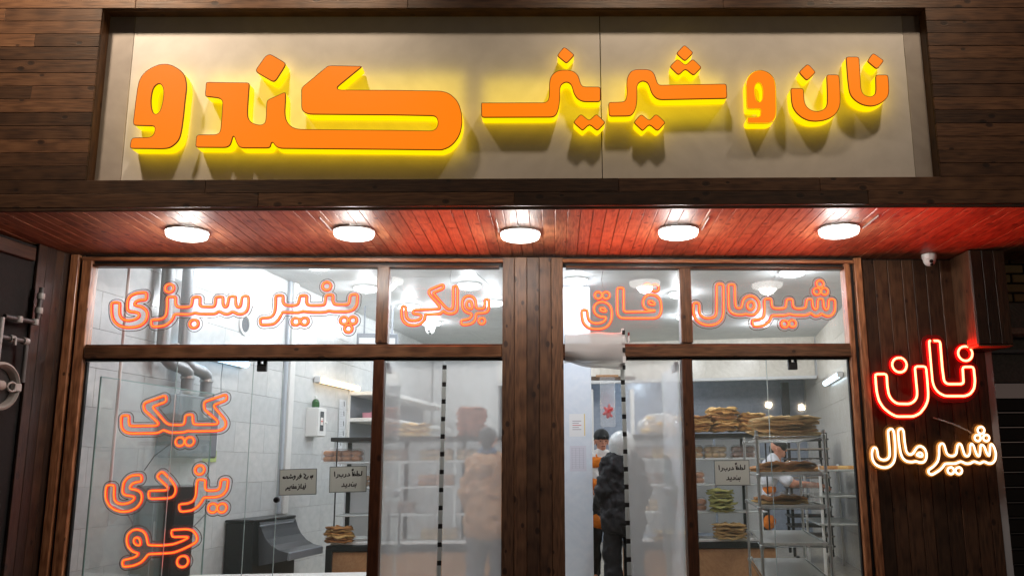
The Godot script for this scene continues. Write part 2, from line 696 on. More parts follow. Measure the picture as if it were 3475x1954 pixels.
# two lamp posts across the street, mirrored in the right window
func street_lamps() -> void:
	for q in [[5.85, 3.07, "nearer the shop's pillar"], [6.65, 3.0, "farther to the right"]]:
		var s := thing("street_lamp", "slim street lamp across the street mirrored in the right window, " + q[2], "street lamp", at(V(q[0], 0, 14.0)), "street lamps across the street")
		var st := mb()
		tube(st, PackedVector3Array([V(0, 0, 0), V(0, 1.5, 0), V(0, q[1] - 0.08, 0)]), 0.045, false, 12)
		put("post", st, M.black, s)
		st = mb()
		lathe(st, PackedVector2Array([Vector2(0, -0.055), Vector2(0.042, -0.036), Vector2(0.055, 0.0), Vector2(0.042, 0.036), Vector2(0, 0.055)]), 20, V(0, q[1], 0))
		put("globe", st, glow(Color(1.0, 0.90, 0.76), 12.0), s)
		st = mb()
		lathe(st, PackedVector2Array([Vector2(0.11, 0.09), Vector2(0.03, 0.15), Vector2(0, 0.16)]), 20, V(0, q[1], 0))
		put("cap", st, M.black, s)
		omni("bulb", V(0, q[1], 0), Color(1.0, 0.90, 0.76), 2.0, 0.06, s)

# ---------------------------------------------------------------- fascia round the sign
func boards_row(parent: Node, x0: float, x1: float, y: float, h: float, z: float, mats: Array, t := 0.018, lmin := 1.1, lmax := 2.6) -> void:
	var x := x0
	while x < x1 - 0.02:
		var l := rng.randf_range(lmin, lmax)
		if x + l > x1 - 0.35:
			l = x1 - x
		var st := mb()
		box(st, V(0, 0, 0), V(l - 0.0014, h - 0.0016, t), 0.002, 0, Vector2(rng.randf(), rng.randf()))
		put("plank", st, mats[rng.randi() % mats.size()], parent, V(x + l / 2, y + h / 2, z - t / 2 + rng.randf_range(-0.0015, 0.0005)))
		x += l

func fascia() -> void:
	var o := thing("wood_fascia", "stained pine board fascia framing the big lit sign above the shop", "fascia", FX)
	put("backing", bx(V(-3.6, 4.24, -0.10), V(1.46, 2.06, 0.15), 0.0), M.backing, o)
	put("backing", bx(V(3.5, 4.24, -0.10), V(2.2, 2.06, 0.15), 0.0), M.backing, o)
	put("backing", bx(V(-0.25, 4.89, -0.27), V(5.22, 0.68, 0.49), 0.0), M.backing, o)
	put("backing", bx(V(-0.25, 3.275, -0.22), V(5.22, 0.135, 0.39), 0.0), M.backing, o)
	for k in 22:
		var y := 3.178 + 0.0875 * k
		if k < 2 or k > 14:
			boards_row(o, -4.3, 4.6, y, 0.0875, 0.0, M.wood)
		else:
			boards_row(o, -4.3, -2.857, y, 0.0875, 0.0, M.wood, 0.018, 0.8, 2.0)
			boards_row(o, 2.389, 4.6, y, 0.0875, 0.0, M.wood, 0.018, 0.8, 2.0)
	# wooden edge of the recess, then the pale lining
	var ed := [[V(-2.868, 3.93, -0.062), V(0.022, 1.15, 0.086), 1], [V(2.400, 3.93, -0.062), V(0.022, 1.15, 0.086), 1], [V(-0.234, 4.500, -0.062), V(5.24, 0.022, 0.086), 0], [V(-0.234, 3.345, -0.062), V(5.24, 0.022, 0.086), 0]]
	for e in ed:
		var st := mb()
		box(st, V(0, 0, 0), e[1], 0.003, e[2], Vector2(rng.randf(), rng.randf()))
		put("edge_board", st, M.wood[rng.randi() % 2], o, e[0])
	put("upper_wall", bx(V(0, 4.6, -0.62), V(8.2, 2.8, 0.16), 0.0), M.backing, o)
	# spot lamps on arms above the sign, out of the picture, that graze the boards and the sign
	var lamps := [[-3.15, 8.6, 0.36], [-1.7, 4.4, 0.36], [0.6, 3.2, 0.36], [2.45, 3.4, 0.36]]
	var wh := ["left end", "middle left", "middle right", "right end"]
	for i in 4:
		var x: float = lamps[i][0]
		var s := thing("sign_spotlight", "black arm spotlight over the %s of the sign fascia" % wh[i], "spotlight", FX * at(V(x, 5.7, 0)), "spotlights above the sign")
		var st := mb()
		tube(st, PackedVector3Array([V(0, 0.05, -0.62), V(0, 0.26, 0.12), V(0, 0.28, 0.74), V(0, 0.20, 1.0)]), 0.014)
		put("arm", st, M.black, s)
		var b := Basis(V(1, 0, 0), 0.62)
		st = mb()
		lathe(st, PackedVector2Array([Vector2(0.0, 0.12), Vector2(0.04, 0.11), Vector2(0.06, 0.0), Vector2(0.056, 0.0), Vector2(0.035, 0.08)]), 20, V(0, 0.10, 1.02), b)
		put("shade", st, M.black, s)
		st = mb()
		lathe(st, PackedVector2Array([Vector2(0.0, -0.002), Vector2(0.05, 0.002), Vector2(0.0, 0.006)]), 20, V(0, 0.105, 1.02), b)
		put("lamp_glass", st, glow(Color(1.0, 0.86, 0.68), 4.0), s)
		var l := SpotLight3D.new()
		l.name = "spot"
		l.light_color = Color(1.0, 0.89, 0.76)
		l.light_energy = lamps[i][1]
		l.light_size = 0.10
		l.spot_angle = 44.0
		l.spot_angle_attenuation = 1.0
		l.spot_range = 12.0
		l.spot_attenuation = 2.0
		l.shadow_enabled = true
		l.position = V(0, 0.06, 1.0)
		l.rotation = V(-0.86, 0.0, 0)
		s.add_child(l)

func soffit() -> void:
	var o := thing("plank_soffit", "varnished reddish plank soffit under the fascia with five round lamps", "soffit", FX)
	put("backing", bx(V(0, 3.24, -0.75), V(9.2, 0.06, 1.42), 0.0), M.backing, o)
	var w := 0.0805
	for k in 112:
		var x := -4.35 + w * k
		var st := mb()
		# some boards are made of two lengths
		var cuts := [0.0, 1.45]
		if rng.randf() < 0.45:
			cuts = [0.0, rng.randf_range(0.3, 1.1), 1.45]
		for c in cuts.size() - 1:
			st = mb()
			var l: float = cuts[c + 1] - cuts[c]
			box(st, V(0, 0, 0), V(w - 0.0025, 0.018, l - 0.002), 0.0022, 2, Vector2(rng.randf(), rng.randf()))
			put("plank", st, M.soffit[rng.randi() % 3], o, V(x + w / 2, 3.176 + 0.009 + rng.randf_range(0.0, 0.002), -0.022 - cuts[c] - l / 2))
	var edge := mb()
	box(edge, V(0, 3.166, -0.011), V(9.0, 0.02, 0.018), 0.003, 0)
	put("edge_strip", edge, M.wood[3], o)
	var spots := [[-2.303, 0.671], [-1.203, 0.709], [-0.097, 0.689], [0.965, 0.779], [2.045, 0.839]]
	var wh := ["at the left end of the soffit", "above the left window's word of two parts", "in front of the wooden pillar", "over the right doorway", "at the right end of the soffit near the dome camera"]
	for i in 5:
		var t := thing("soffit_lamp", "round white lit lamp " + wh[i], "ceiling lamp", at(V(spots[i][0], 3.175, spots[i][1])), "round lamps on the soffit")
		disc_lamp(t, 0.132, 0.050, M.lamp)
		omni("bulb", V(0, -0.040, 0), Color(1.0, 0.97, 0.94), 0.62, 0.07, t)
	var cables := [[-2.0, 0], [-1.36, 1], [-0.26, 2], [1.16, 3], [2.22, 4]]
	for i in [1, 2, 3, 4]:
		var c := tag(put(numbered("lamp_cable"), bx(V(0, 0, 0), V(0.010, 0.008, 0.30), 0.003), M.cable, self), "thin white cable cover beside the soffit lamp " + ["", "second from the left", "in the middle", "second from the right", "at the right end"][i], "cable", "white cable covers on the soffit") as MeshInstance3D
		c.transform = FX * at(V(0, 0, 0))
		var sg := -1.0 if i < 3 else 1.0
		c.position = V(spots[i][0] + 0.15 * sg, 3.169, spots[i][1] + 0.17)

func disc_lamp(t: Node3D, r: float, h: float, m: Material) -> void:
	var st := mb()
	lathe(st, PackedVector2Array([Vector2(0, -h), Vector2(r * 0.8, -h), Vector2(r * 0.95, -h * 0.85), Vector2(r, -h * 0.55), Vector2(r, -0.008), Vector2(0, -0.008)]), 36)
	put("diffuser", st, m, t)
	st = mb()
	lathe(st, PackedVector2Array([Vector2(r * 1.03, -0.012), Vector2(r * 1.03, -0.001), Vector2(r * 0.7, -0.001), Vector2(r * 0.7, -0.0075), Vector2(r * 1.03, -0.012)]), 36)
	put("rim", st, M.rim, t)

func shop_sign() -> void:
	var o := thing("shop_sign", "pale panel with bulky glowing orange and yellow Persian letters", "sign", FX)
	put("panel", bx(V(-1.200, 3.92, -0.109), V(2.99, 1.16, 0.012), 0.0015), M.composite, o)
	put("panel", bx(V(1.288, 3.92, -0.109), V(1.976, 1.16, 0.012), 0.0015), M.composite, o)
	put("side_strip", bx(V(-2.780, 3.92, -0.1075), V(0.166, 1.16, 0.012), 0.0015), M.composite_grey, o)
	put("side_strip", bx(V(2.335, 3.92, -0.1075), V(0.116, 1.16, 0.012), 0.0015), M.composite_grey, o)  # right strip: its grey stands in for shade at the panel end
	for s in sign_shapes():
		var outer := smooth(s[0], true, 0.016, 0.42)
		var hole: Variant = null
		if s[1] != null:
			hole = smooth(s[1], true, 0.03, 0.45)
		var st := mb()
		sides_of(st, outer, -0.092, -0.012)
		if hole != null:
			sides_of(st, hole, -0.092, -0.012, true)
		cap(st, outer, hole, -0.030, V(0, 0, -1))
		var b := put("letter", st, M.side, o)
		st = mb()
		cap(st, outer, hole, -0.012)
		sides_of(st, outer, -0.012, -0.006)
		if hole != null:
			sides_of(st, hole, -0.012, -0.006, true)
		cap(st, outer, hole, -0.006)
		put("dark_edge", st, M.face_edge, b)
		var inner := Geometry2D.offset_polygon(outer, -0.0045)
		st = mb()
		var hin: Variant = null
		if hole != null:
			var g := Geometry2D.offset_polygon(hole, 0.0045)
			hin = g[0]
		for p in inner:
			cap(st, p, hin, -0.0045)
		put("face", st, M.face, b)
		# added rectangle light per letter, spreading past its outline for a yellow halo
		var lo := Vector2.ONE * 1e9
		var hi := -lo
		for q in outer:
			lo = lo.min(q)
			hi = hi.max(q)
		var sz := hi - lo
		area("added_halo_light", V((lo.x + hi.x) / 2, (lo.y + hi.y) / 2, -0.034), sz.x, sz.y, Color(1.0, 0.86, 0.0), 0.30 * sz.x * sz.y + 0.0012, Basis(), b)

# ---------------------------------------------------------------- window frames and pillar
func beam(called: String, parent: Node, c: Vector3, s: Vector3, along: int, m: Material, ch := 0.004) -> MeshInstance3D:
	var st := mb()
	box(st, V(0, 0, 0), s, ch, along, Vector2(rng.randf(), rng.randf()))
	return put(called, st, m, parent, c)

func storefront() -> void:
	var o := thing("storefront_frame", "brown wooden window frame of the shop with glass panes", "window frame")
	var f: Array = M.frame
	# jambs: two strips with a dark groove between
	beam("jamb", o, V(-3.333, 1.72, 0.0), V(0.058, 2.90, 0.10), 1, M.jamb[0])
	beam("jamb", o, V(-3.247, 1.72, -0.01), V(0.070, 2.86, 0.10), 1, M.jamb[0])
	beam("groove", o, V(-3.293, 1.72, -0.02), V(0.022, 2.90, 0.06), 1, M.gasket, 0.0)
	beam("jamb", o, V(2.486, 1.72, 0.0), V(0.056, 2.90, 0.10), 1, M.jamb[0])
	beam("jamb", o, V(2.404, 1.72, -0.01), V(0.044, 2.86, 0.10), 1, M.jamb[0])
	beam("groove", o, V(2.442, 1.72, -0.02), V(0.032, 2.90, 0.06), 1, M.gasket, 0.0)
	for q in [[-3.28, -0.226], [0.216, 2.46]]:
		var cx: float = (q[0] + q[1]) / 2
		var w: float = q[1] - q[0]
		beam("header", o, V(cx, 3.137, 0.012), V(w, 0.026, 0.09), 0, M.jamb[1])
		beam("groove", o, V(cx, 3.114, -0.02), V(w, 0.020, 0.05), 0, M.gasket, 0.0)
		beam("groove", o, V(cx, 3.161, -0.02), V(w, 0.022, 0.05), 0, M.gasket, 0.0)
		beam("header", o, V(cx, 3.095, -0.008), V(w - 0.06, 0.018, 0.075), 0, f[1], 0.003)
	# transoms
	for q in [[-3.205, -0.230], [0.220, 2.384]]:
		var cx: float = (q[0] + q[1]) / 2
		var w: float = q[1] - q[0]
		beam("transom", o, V(cx, 2.452, 0.006), V(w, 0.088, 0.09), 0, f[0], 0.006)
		beam("transom_bead", o, V(cx, 2.503, 0.0), V(w, 0.012, 0.07), 0, f[1], 0.002)
		beam("transom_gap", o, V(cx, 2.400, -0.01), V(w, 0.014, 0.05), 0, M.gasket, 0.0)
	beam("mullion", o, V(-1.110, 2.80, 0.0), V(0.090, 0.575, 0.09), 1, f[0], 0.006)
	beam("mullion", o, V(1.146, 2.80, 0.0), V(0.088, 0.575, 0.09), 1, f[0], 0.006)
	beam("door_post", o, V(-1.124, 1.33, -0.01), V(0.080, 2.13, 0.09), 1, M.post, 0.006)
	beam("door_post", o, V(1.139, 1.33, -0.01), V(0.080, 2.13, 0.09), 1, M.post, 0.006)
	beam("sill", o, V(-2.19, 0.30, -0.01), V(2.03, 0.06, 0.1), 0, f[1])
	beam("sill", o, V(1.78, 0.30, -0.01), V(1.19, 0.06, 0.1), 0, f[1])
	# glass
	for q in [[-3.205, -1.157, 2.51, 3.086], [-1.064, -0.228, 2.51, 3.086], [0.218, 1.101, 2.51, 3.086], [1.191, 2.380, 2.51, 3.086],
			[-3.205, -2.574, 0.33, 2.394], [-2.570, -2.032, 0.33, 2.394], [-2.028, -1.819, 0.33, 2.394], [-1.815, -1.166, 0.33, 2.394], [1.181, 1.748, 0.33, 2.394], [1.752, 2.380, 0.33, 2.394]]:
		put("pane", bx(V((q[0] + q[1]) / 2, (q[2] + q[3]) / 2, -0.018), V(q[1] - q[0], q[3] - q[2], 0.008), 0.0), M.glass, o)
	for x in [-2.572, -2.030, -1.817, 1.75]:
		put("glass_joint", bx(V(x, 1.362, -0.018), V(0.004, 2.06, 0.0088), 0.0), film(Color(0.75, 0.82, 0.82), 0.75, 0.2), o)
	for x in [-3.200, 2.376]:
		put("gasket", bx(V(x, 1.36, -0.012), V(0.014, 2.06, 0.03), 0.002), M.gasket, o)
	# clamps at the top of the swinging panes
	for x in [-1.970, 1.951]:
		var p := put("patch_fitting", bx(V(x, 2.345, -0.018), V(0.068, 0.055, 0.036), 0.004), M.black, o)
		put("clamp_jaw", bx(V(x - 0.022, 2.381, -0.018), V(0.024, 0.022, 0.03), 0.003), M.black, p)
		put("clamp_jaw", bx(V(x + 0.022, 2.381, -0.018), V(0.024, 0.022, 0.03), 0.003), M.black, p)
	var st := mb()
	lathe(st, PackedVector2Array([Vector2(0, 0.022), Vector2(0.016, 0.02), Vector2(0.021, 0.008), Vector2(0.021, -0.008), Vector2(0, -0.01)]), 20, V(-1.815, 1.408, -0.012), Basis(V(1, 0, 0), PI / 2))
	put("pane_lock", st, M.black, o)
	put("wall_above", bx(V(-0.1, 3.6, -0.10), V(7.2, 0.78, 0.10), 0.0), M.backing, o)
	# pillar
	var p := thing("wooden_pillar", "wide wooden pillar of vertical boards between the two shop windows", "pillar")
	put("core", bx(V(-0.004, 1.66, -0.03), V(0.43, 3.0, 0.13), 0.0), M.backing, p)
	var xs := [-0.230, -0.141, -0.049, 0.043, 0.132, 0.222]
	for i in 5:
		var s2 := mb()
		box(s2, V(0, 0, 0), V(xs[i + 1] - xs[i] - 0.003, 3.04, 0.018), 0.003, 1, Vector2(rng.randf(), rng.randf()))
		put("plank", s2, M.wood[[0, 2, 1, 0, 2][i]], p, V((xs[i] + xs[i + 1]) / 2, 1.64, 0.047 + rng.randf_range(0, 0.002)))
	beam("side_board", p, V(-0.222, 1.64, -0.03), V(0.014, 3.02, 0.13), 1, M.wood[1], 0.002)
	beam("side_board", p, V(0.214, 1.64, -0.03), V(0.014, 3.02, 0.13), 1, M.wood[1], 0.002)

# ---------------------------------------------------------------- glass doors, plastic curtains
func wavy(x0: float, x1: float, y0: float, y1: float, z: float, amp: float, sd: int) -> SurfaceTool:
	var st := mb()
	var n := noise(sd, 1.0, 2)
	var nx := 16
	var ny := 48
	var pt := func(i: int, j: int) -> Vector3:
		var x := lerpf(x0, x1, float(i) / nx)
		var y := lerpf(y0, y1, float(j) / ny)
		var e := sin(PI * i / nx)
		return V(x, y, z + amp * (n.get_noise_2d(x * 3.0 + sd, y * 0.7) * e + 0.35 * n.get_noise_2d(x * 7.0, y * 3.0 + sd)))
	for i in nx:
		for j in ny:
			var v := [pt.call(i, j), pt.call(i + 1, j), pt.call(i + 1, j + 1), pt.call(i, j + 1)]
			var g: Vector3 = (v[1] - v[0]).cross(v[3] - v[0]).normalized()
			if g.z < 0.0:
				g = -g
			var ns := []
			for w in [[i, j], [i + 1, j], [i + 1, j + 1], [i, j + 1]]:
				var a: Vector3 = pt.call(w[0] + 1, w[1]) - pt.call(w[0] - 1, w[1])
				var b: Vector3 = pt.call(w[0], w[1] + 1) - pt.call(w[0], w[1] - 1)
				var q := a.cross(b).normalized()
				ns.append(q if q.z > 0.0 else -q)
			tri3(st, [v[0], v[1], v[2]], [ns[0], ns[1], ns[2]])
			tri3(st, [v[0], v[2], v[3]], [ns[0], ns[2], ns[3]])
	return st

func magnet_strip(parent: Node, xa: float, ya: float, xb: float, yb: float, z: float) -> void:
	var n := int((ya - yb) / 0.062)
	for i in n:
		var t := (i + 0.5) / n
		var c := V(lerpf(xa, xb, t), lerpf(ya, yb, t), z)
		put("magnet", bx(c, V(0.031, (ya - yb) / n * (0.52 if i % 2 == 0 else 1.46) , 0.007), 0.002), M.black if i % 2 == 0 else M.magnet_grey, parent)

func doors_and_curtains() -> void:
	var spec := [[-1.085, "left", -1.0], [1.088, "right", 1.0]]
	for s in spec:
		var x: float = s[0]
		var d := thing("glass_door", "frameless glass door leaf swung open inside the %s doorway" % s[1], "glass door", at(V(x, 0, -0.06)))
		put("pane", bx(V(0, 1.33, -0.37), V(0.010, 2.08, 0.74), 0.0), M.glass, d)
		put("edge", bx(V(0, 1.33, 0.002), V(0.011, 2.08, 0.004), 0.0), film(Color(0.80, 0.88, 0.88), 0.7, 0.2), d)
		put("edge", bx(V(0, 1.33, -0.742), V(0.011, 2.08, 0.004), 0.0), film(Color(0.80, 0.88, 0.88), 0.7, 0.2), d)
		var pf := put("patch_fitting", bx(V(0, 2.35, -0.12), V(0.034, 0.055, 0.16), 0.004), M.grey_paint, d)
		put("clamp_jaw", bx(V(0, 2.382, -0.08), V(0.03, 0.02, 0.03), 0.003), M.grey_paint, pf)
		var st := mb()
		lathe(st, PackedVector2Array([Vector2(0, 0.03), Vector2(0.024, 0.028), Vector2(0.036, 0.010), Vector2(0.036, -0.010), Vector2(0.024, -0.028), Vector2(0, -0.03)]), 20, V(0, 1.42, -0.66), Basis(V(0, 0, 1), PI / 2))
		put("lock", st, M.grey_paint, d)
		st = mb()
		for sg in [-1.0, 1.0]:
			tube(st, PackedVector3Array([V(0.045 * sg, 0.95, -0.60), V(0.045 * sg, 1.30, -0.60)]), 0.011)
			tube(st, PackedVector3Array([V(0.0, 1.00, -0.60), V(0.045 * sg, 1.00, -0.60)]), 0.007)
			tube(st, PackedVector3Array([V(0.0, 1.25, -0.60), V(0.045 * sg, 1.25, -0.60)]), 0.007)
		put("handle", st, M.grey_paint, d)
	# left doorway: both flaps hang down
	var c := thing("plastic_door_curtain", "clear plastic curtain with striped magnet strip hanging closed in the left doorway", "door curtain")
	put("flap", wavy(-1.078, -0.662, 2.392, 0.30, -0.012, 0.022, 3), M.plastic, c)
	put("flap", wavy(-0.648, -0.232, 2.392, 0.30, -0.012, 0.022, 9), M.plastic, c)
	magnet_strip(c, -0.652, 2.375, -0.672, 0.30, -0.008)
	# right doorway: one flap hangs, the other is folded up over the transom
	var r := thing("plastic_door_curtain", "clear plastic curtain in the right doorway with one flap folded up over the transom", "door curtain")
	put("flap", wavy(0.672, 1.092, 2.392, 0.30, -0.012, 0.022, 14), M.plastic, r)
	magnet_strip(r, 0.660, 2.385, 0.688, 0.30, -0.008)
	var st := mb()
	var prof := [V(0, 2.375, -0.05), V(0, 2.50, -0.058), V(0, 2.585, -0.02), V(0, 2.600, 0.03), V(0, 2.585, 0.072), V(0, 2.52, 0.088), V(0, 2.45, 0.094), V(0, 2.395, 0.090), V(0, 2.345, 0.055), V(0, 2.335, 0.02), V(0, 2.36, -0.005)]
	var nx := 14
	var pt := func(i: int, j: int) -> Vector3:
		var t := float(i) / nx
		var p: Vector3 = prof[clampi(j, 0, prof.size() - 1)]
		var sag := 0.0
		if j >= 7:
			sag = -0.055 * smoothstep(0.0, 0.55, t) + 0.045
		return V(lerpf(0.230, 0.672, t), p.y + sag - (0.02 * (1.0 - t) * (1.0 if j > 1 and j < 6 else 0.0)) + 0.006 * sin(t * 9.0 + j), p.z + 0.006 * sin(t * 7.0 + j * 1.7))
	for i in nx:
		for j in prof.size() - 1:
			var v := [pt.call(i, j), pt.call(i + 1, j), pt.call(i + 1, j + 1), pt.call(i, j + 1)]
			var ns := []
			for w in [[i, j], [i + 1, j], [i + 1, j + 1], [i, j + 1]]:
				ns.append((pt.call(w[0] + 1, w[1]) - pt.call(w[0] - 1, w[1])).cross(pt.call(w[0], mini(w[1] + 1, 10)) - pt.call(w[0], maxi(w[1] - 1, 0))).normalized())
			tri3(st, [v[0], v[1], v[2]], [ns[0], ns[1], ns[2]])
			tri3(st, [v[0], v[2], v[3]], [ns[0], ns[2], ns[3]])
	put("folded_flap", st, film(Color(0.80, 0.80, 0.80), 0.62, 0.35), r)
	for j in range(2, 9):
		var p: Vector3 = pt.call(nx, j)
		put("magnet", bx(p + V(-0.008, 0, 0.006), V(0.022, 0.034 if j % 2 == 0 else 0.05, 0.007), 0.002), M.black if j % 2 == 0 else M.rim, r)
	var k := thing("clothes_peg", "small red and grey peg clipping the folded curtain at the transom", "peg", at(V(0.703, 2.545, 0.06)))
	put("jaw", bx(V(0, -0.01, 0), V(0.014, 0.06, 0.02), 0.003), M.rim, k)
	put("grip", bx(V(0.002, 0.032, 0), V(0.013, 0.026, 0.02), 0.003), mat(Color(0.45, 0.03, 0.03), 0.4), k)

# ---------------------------------------------------------------- walls to either side
func side_walls() -> void:
	# right: vertical boards with the wall neons
	var o := thing("board_cladding", "dark brown vertical board wall right of the shop window", "wall cladding")
	put("core", bx(V(2.98, 1.6, -0.08), V(0.92, 3.2, 0.12), 0.0), M.backing, o)
	var x := 2.519
	while x < 3.43:
		var w := rng.randf_range(0.085, 0.115)
		if x + w > 3.40:
			w = 3.445 - x
		var st := mb()
		box(st, V(0, 0, 0), V(w - 0.003, 3.16, 0.02), 0.003, 1, Vector2(rng.randf(), rng.randf()))
		put("plank", st, M.wood[[3, 1, 0, 0][rng.randi() % 4]], o, V(x + w / 2, 1.585, -0.012 + rng.randf_range(-0.002, 0.002)))
		x += w
	beam("corner_board", o, V(3.447, 1.6, -0.07), V(0.02, 3.14, 0.13), 1, M.darkwood[0])
	var b := thing("boxed_duct", "boarded duct box projecting under the soffit right of the dome camera", "duct box")
	put("core", bx(V(3.375, 2.82, 0.14), V(0.24, 0.70, 0.26), 0.0), M.backing, b)
	for i in 3:
		var st := mb()
		box(st, V(0, 0, 0), V(0.086, 0.705, 0.016), 0.003, 1, Vector2(rng.randf(), rng.randf()))
		put("plank", st, M.darkwood[i], b, V(3.288 + 0.088 * i, 2.82, 0.279))
	beam("side_board", b, V(3.246, 2.82, 0.14), V(0.016, 0.705, 0.28), 1, M.wood[0])
	beam("bottom_board", b, V(3.377, 2.459, 0.135), V(0.264, 0.016, 0.29), 0, M.wood[2])
	# far right: the neighbour's brick wall
	var n := thing("neighbour_brick_wall", "dark yellow brick wall with concrete band of the neighbouring shop at the right edge", "brick wall", at(V(3.47, 0, -0.12)))
	put("mortar", bx(V(0.9, 3.04, -0.08), V(1.8, 0.42, 0.12), 0.0), mat(Color(0.16, 0.14, 0.12), 0.95), n)
	var bm := [mottled(Color(0.60, 0.53, 0.38), Color(0.74, 0.66, 0.50), 0.2, 51, 0.9, 3.0), mottled(Color(0.54, 0.47, 0.34), Color(0.68, 0.60, 0.46), 0.2, 52, 0.9, 3.0)]
	for r in 5:
		for i in 8:
			var xx := 0.105 + i * 0.222 - (0.111 if r % 2 == 0 else 0.0)
			put("brick", bx(V(0, 0, 0), V(0.206, 0.062, 0.09), 0.006), bm[rng.randi() % 2], n, V(xx, 2.895 + r * 0.078, -0.052 + rng.randf_range(-0.003, 0.003)))
	put("concrete_band", bx(V(0.9, 2.745, -0.06), V(1.8, 0.215, 0.12), 0.008), mottled(Color(0.42, 0.42, 0.42), Color(0.52, 0.52, 0.51), 0.1, 53, 0.9, 1.5), n)
	put("ledge", bx(V(0.93, 2.610, 0.02), V(1.74, 0.045, 0.22), 0.006), mottled(Color(0.55, 0.50, 0.46), Color(0.66, 0.6, 0.56), 0.1, 54, 0.8, 1.5), n)
	put("recess_back", bx(V(0.9, 2.42, -0.20), V(1.8, 0.36, 0.1), 0.0), mottled(Color(0.42, 0.42, 0.42), Color(0.52, 0.52, 0.51), 0.1, 55, 0.9, 1.5), n)
	put("rail", bx(V(0.86, 2.476, -0.08), V(1.80, 0.025, 0.05), 0.003), M.grey_paint, n)
	var sh := mat(Color(0.13, 0.125, 0.125), 0.6)
	for i in 15:
		put("shutter_slat", bx(V(0.9, 2.06 - 0.115 * i, -0.16), V(1.8, 0.109, 0.04), 0.012), sh, n)
	# left: side wall that comes forward, half boarded
	var l := thing("side_wall", "dark plastered side wall with a boarded strip left of the shop window", "side wall", Transform3D(Basis(Vector3.UP, -0.20), V(-3.368, 0, 0.0)))
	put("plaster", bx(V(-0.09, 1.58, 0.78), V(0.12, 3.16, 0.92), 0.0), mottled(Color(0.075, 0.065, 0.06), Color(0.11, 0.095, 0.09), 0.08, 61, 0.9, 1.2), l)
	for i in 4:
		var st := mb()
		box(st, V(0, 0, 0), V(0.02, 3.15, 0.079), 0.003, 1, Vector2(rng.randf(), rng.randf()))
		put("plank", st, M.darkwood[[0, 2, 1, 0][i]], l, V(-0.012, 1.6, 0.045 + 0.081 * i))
	put("core", bx(V(-0.07, 1.6, 0.16), V(0.09, 3.15, 0.32), 0.0), M.backing, l)
	beam("beam_end", l, V(-0.01, 3.085, 0.62), V(0.05, 0.09, 0.5), 2, M.darkwood[2])
	var g := thing("gas_pipes", "pale painted gas pipes with elbows on the side wall at the left edge", "gas pipes", l.transform)
	var pm := mat(Color(0.55, 0.54, 0.52), 0.4)
	var st := mb()
	tube(st, PackedVector3Array([V(0.05, 2.86, 0.33), V(0.05, 2.64, 0.34), V(0.05, 2.615, 0.36), V(0.05, 2.61, 0.62)]), 0.017)
	put("upper_pipe", st, mat(Color(0.20, 0.19, 0.18), 0.5), g)
	st = mb()
	tube(st, PackedVector3Array([V(0.05, 2.60, 0.64), V(0.05, 2.30, 0.64), V(0.05, 2.10, 0.70)]), 0.019)
	put("side_pipe", st, pm, g)
	st = mb()
	tube(st, PackedVector3Array([V(0.05, 2.475, 0.63), V(0.05, 2.475, 0.44), V(0.05, 2.465, 0.42), V(0.05, 2.44, 0.41), V(0.05, 2.20, 0.41)]), 0.015)
	put("lower_pipe", st, mat(Color(0.30, 0.29, 0.28), 0.5), g)
	for q in [V(0.05, 2.80, 0.33), V(0.05, 2.70, 0.335), V(0.05, 2.615, 0.36), V(0.05, 2.61, 0.50), V(0.05, 2.475, 0.425), V(0.05, 2.475, 0.54)]:
		st = mb()
		lathe(st, PackedVector2Array([Vector2(0, 0.022), Vector2(0.024, 0.02), Vector2(0.026, 0.0), Vector2(0.024, -0.02), Vector2(0, -0.022)]), 12, q, Basis(V(1, 0, 0), PI / 2 if q.y < 2.6 else 0.0))
		put("fitting", st, pm, g)
	put("valve_lever", bx(V(0.085, 2.455, 0.545), V(0.01, 0.05, 0.018), 0.003), pm, g)
	var w := thing("wall_flue", "round white rimmed flue cover with ring tab on the side wall at the left edge", "flue cover", l.transform * at(V(0.02, 2.16, 0.60)))
	var wm := mat(Color(0.62, 0.60, 0.57), 0.5)
	st = mb()
	lathe(st, PackedVector2Array([Vector2(0.135, 0.0), Vector2(0.155, 0.02), Vector2(0.155, 0.05), Vector2(0.14, 0.06), Vector2(0.13, 0.045), Vector2(0.12, 0.01)]), 32, Vector3.ZERO, Basis(V(0, 0, 1), -PI / 2))
	put("rim", st, wm, w)
	st = mb()
	lathe(st, PackedVector2Array([Vector2(0.0, 0.012), Vector2(0.125, 0.006), Vector2(0.125, 0.0), Vector2(0, 0)]), 32, Vector3.ZERO, Basis(V(0, 0, 1), -PI / 2))
	put("disc", st, mat(Color(0.16, 0.15, 0.14), 0.6), w)
	st = mb()
	tube(st, PackedVector3Array([V(0.06, 0, -0.03), V(0.062, 0.022, -0.045), V(0.062, 0.03, -0.07), V(0.062, 0.022, -0.095), V(0.06, 0, -0.10), V(0.062, -0.022, -0.095), V(0.062, -0.03, -0.07), V(0.062, -0.022, -0.045)]), 0.008, true)
	put("ring_tab", st, wm, w)
	put("tab_arm", bx(V(0.06, 0, -0.125), V(0.016, 0.05, 0.05), 0.004), wm, w)
	st = mb()
	tube(st, PackedVector3Array([V(0.07, 0.0, 0.02), V(0.07, 0.0, 0.32)]), 0.032, false, 14)
	put("stub_pipe", st, wm, w)
	# dome camera under the soffit
	var c := thing("dome_camera", "white dome security camera under the right end of the soffit", "security camera", at(V(3.0, 3.172, 0.15)))
	dome(c)

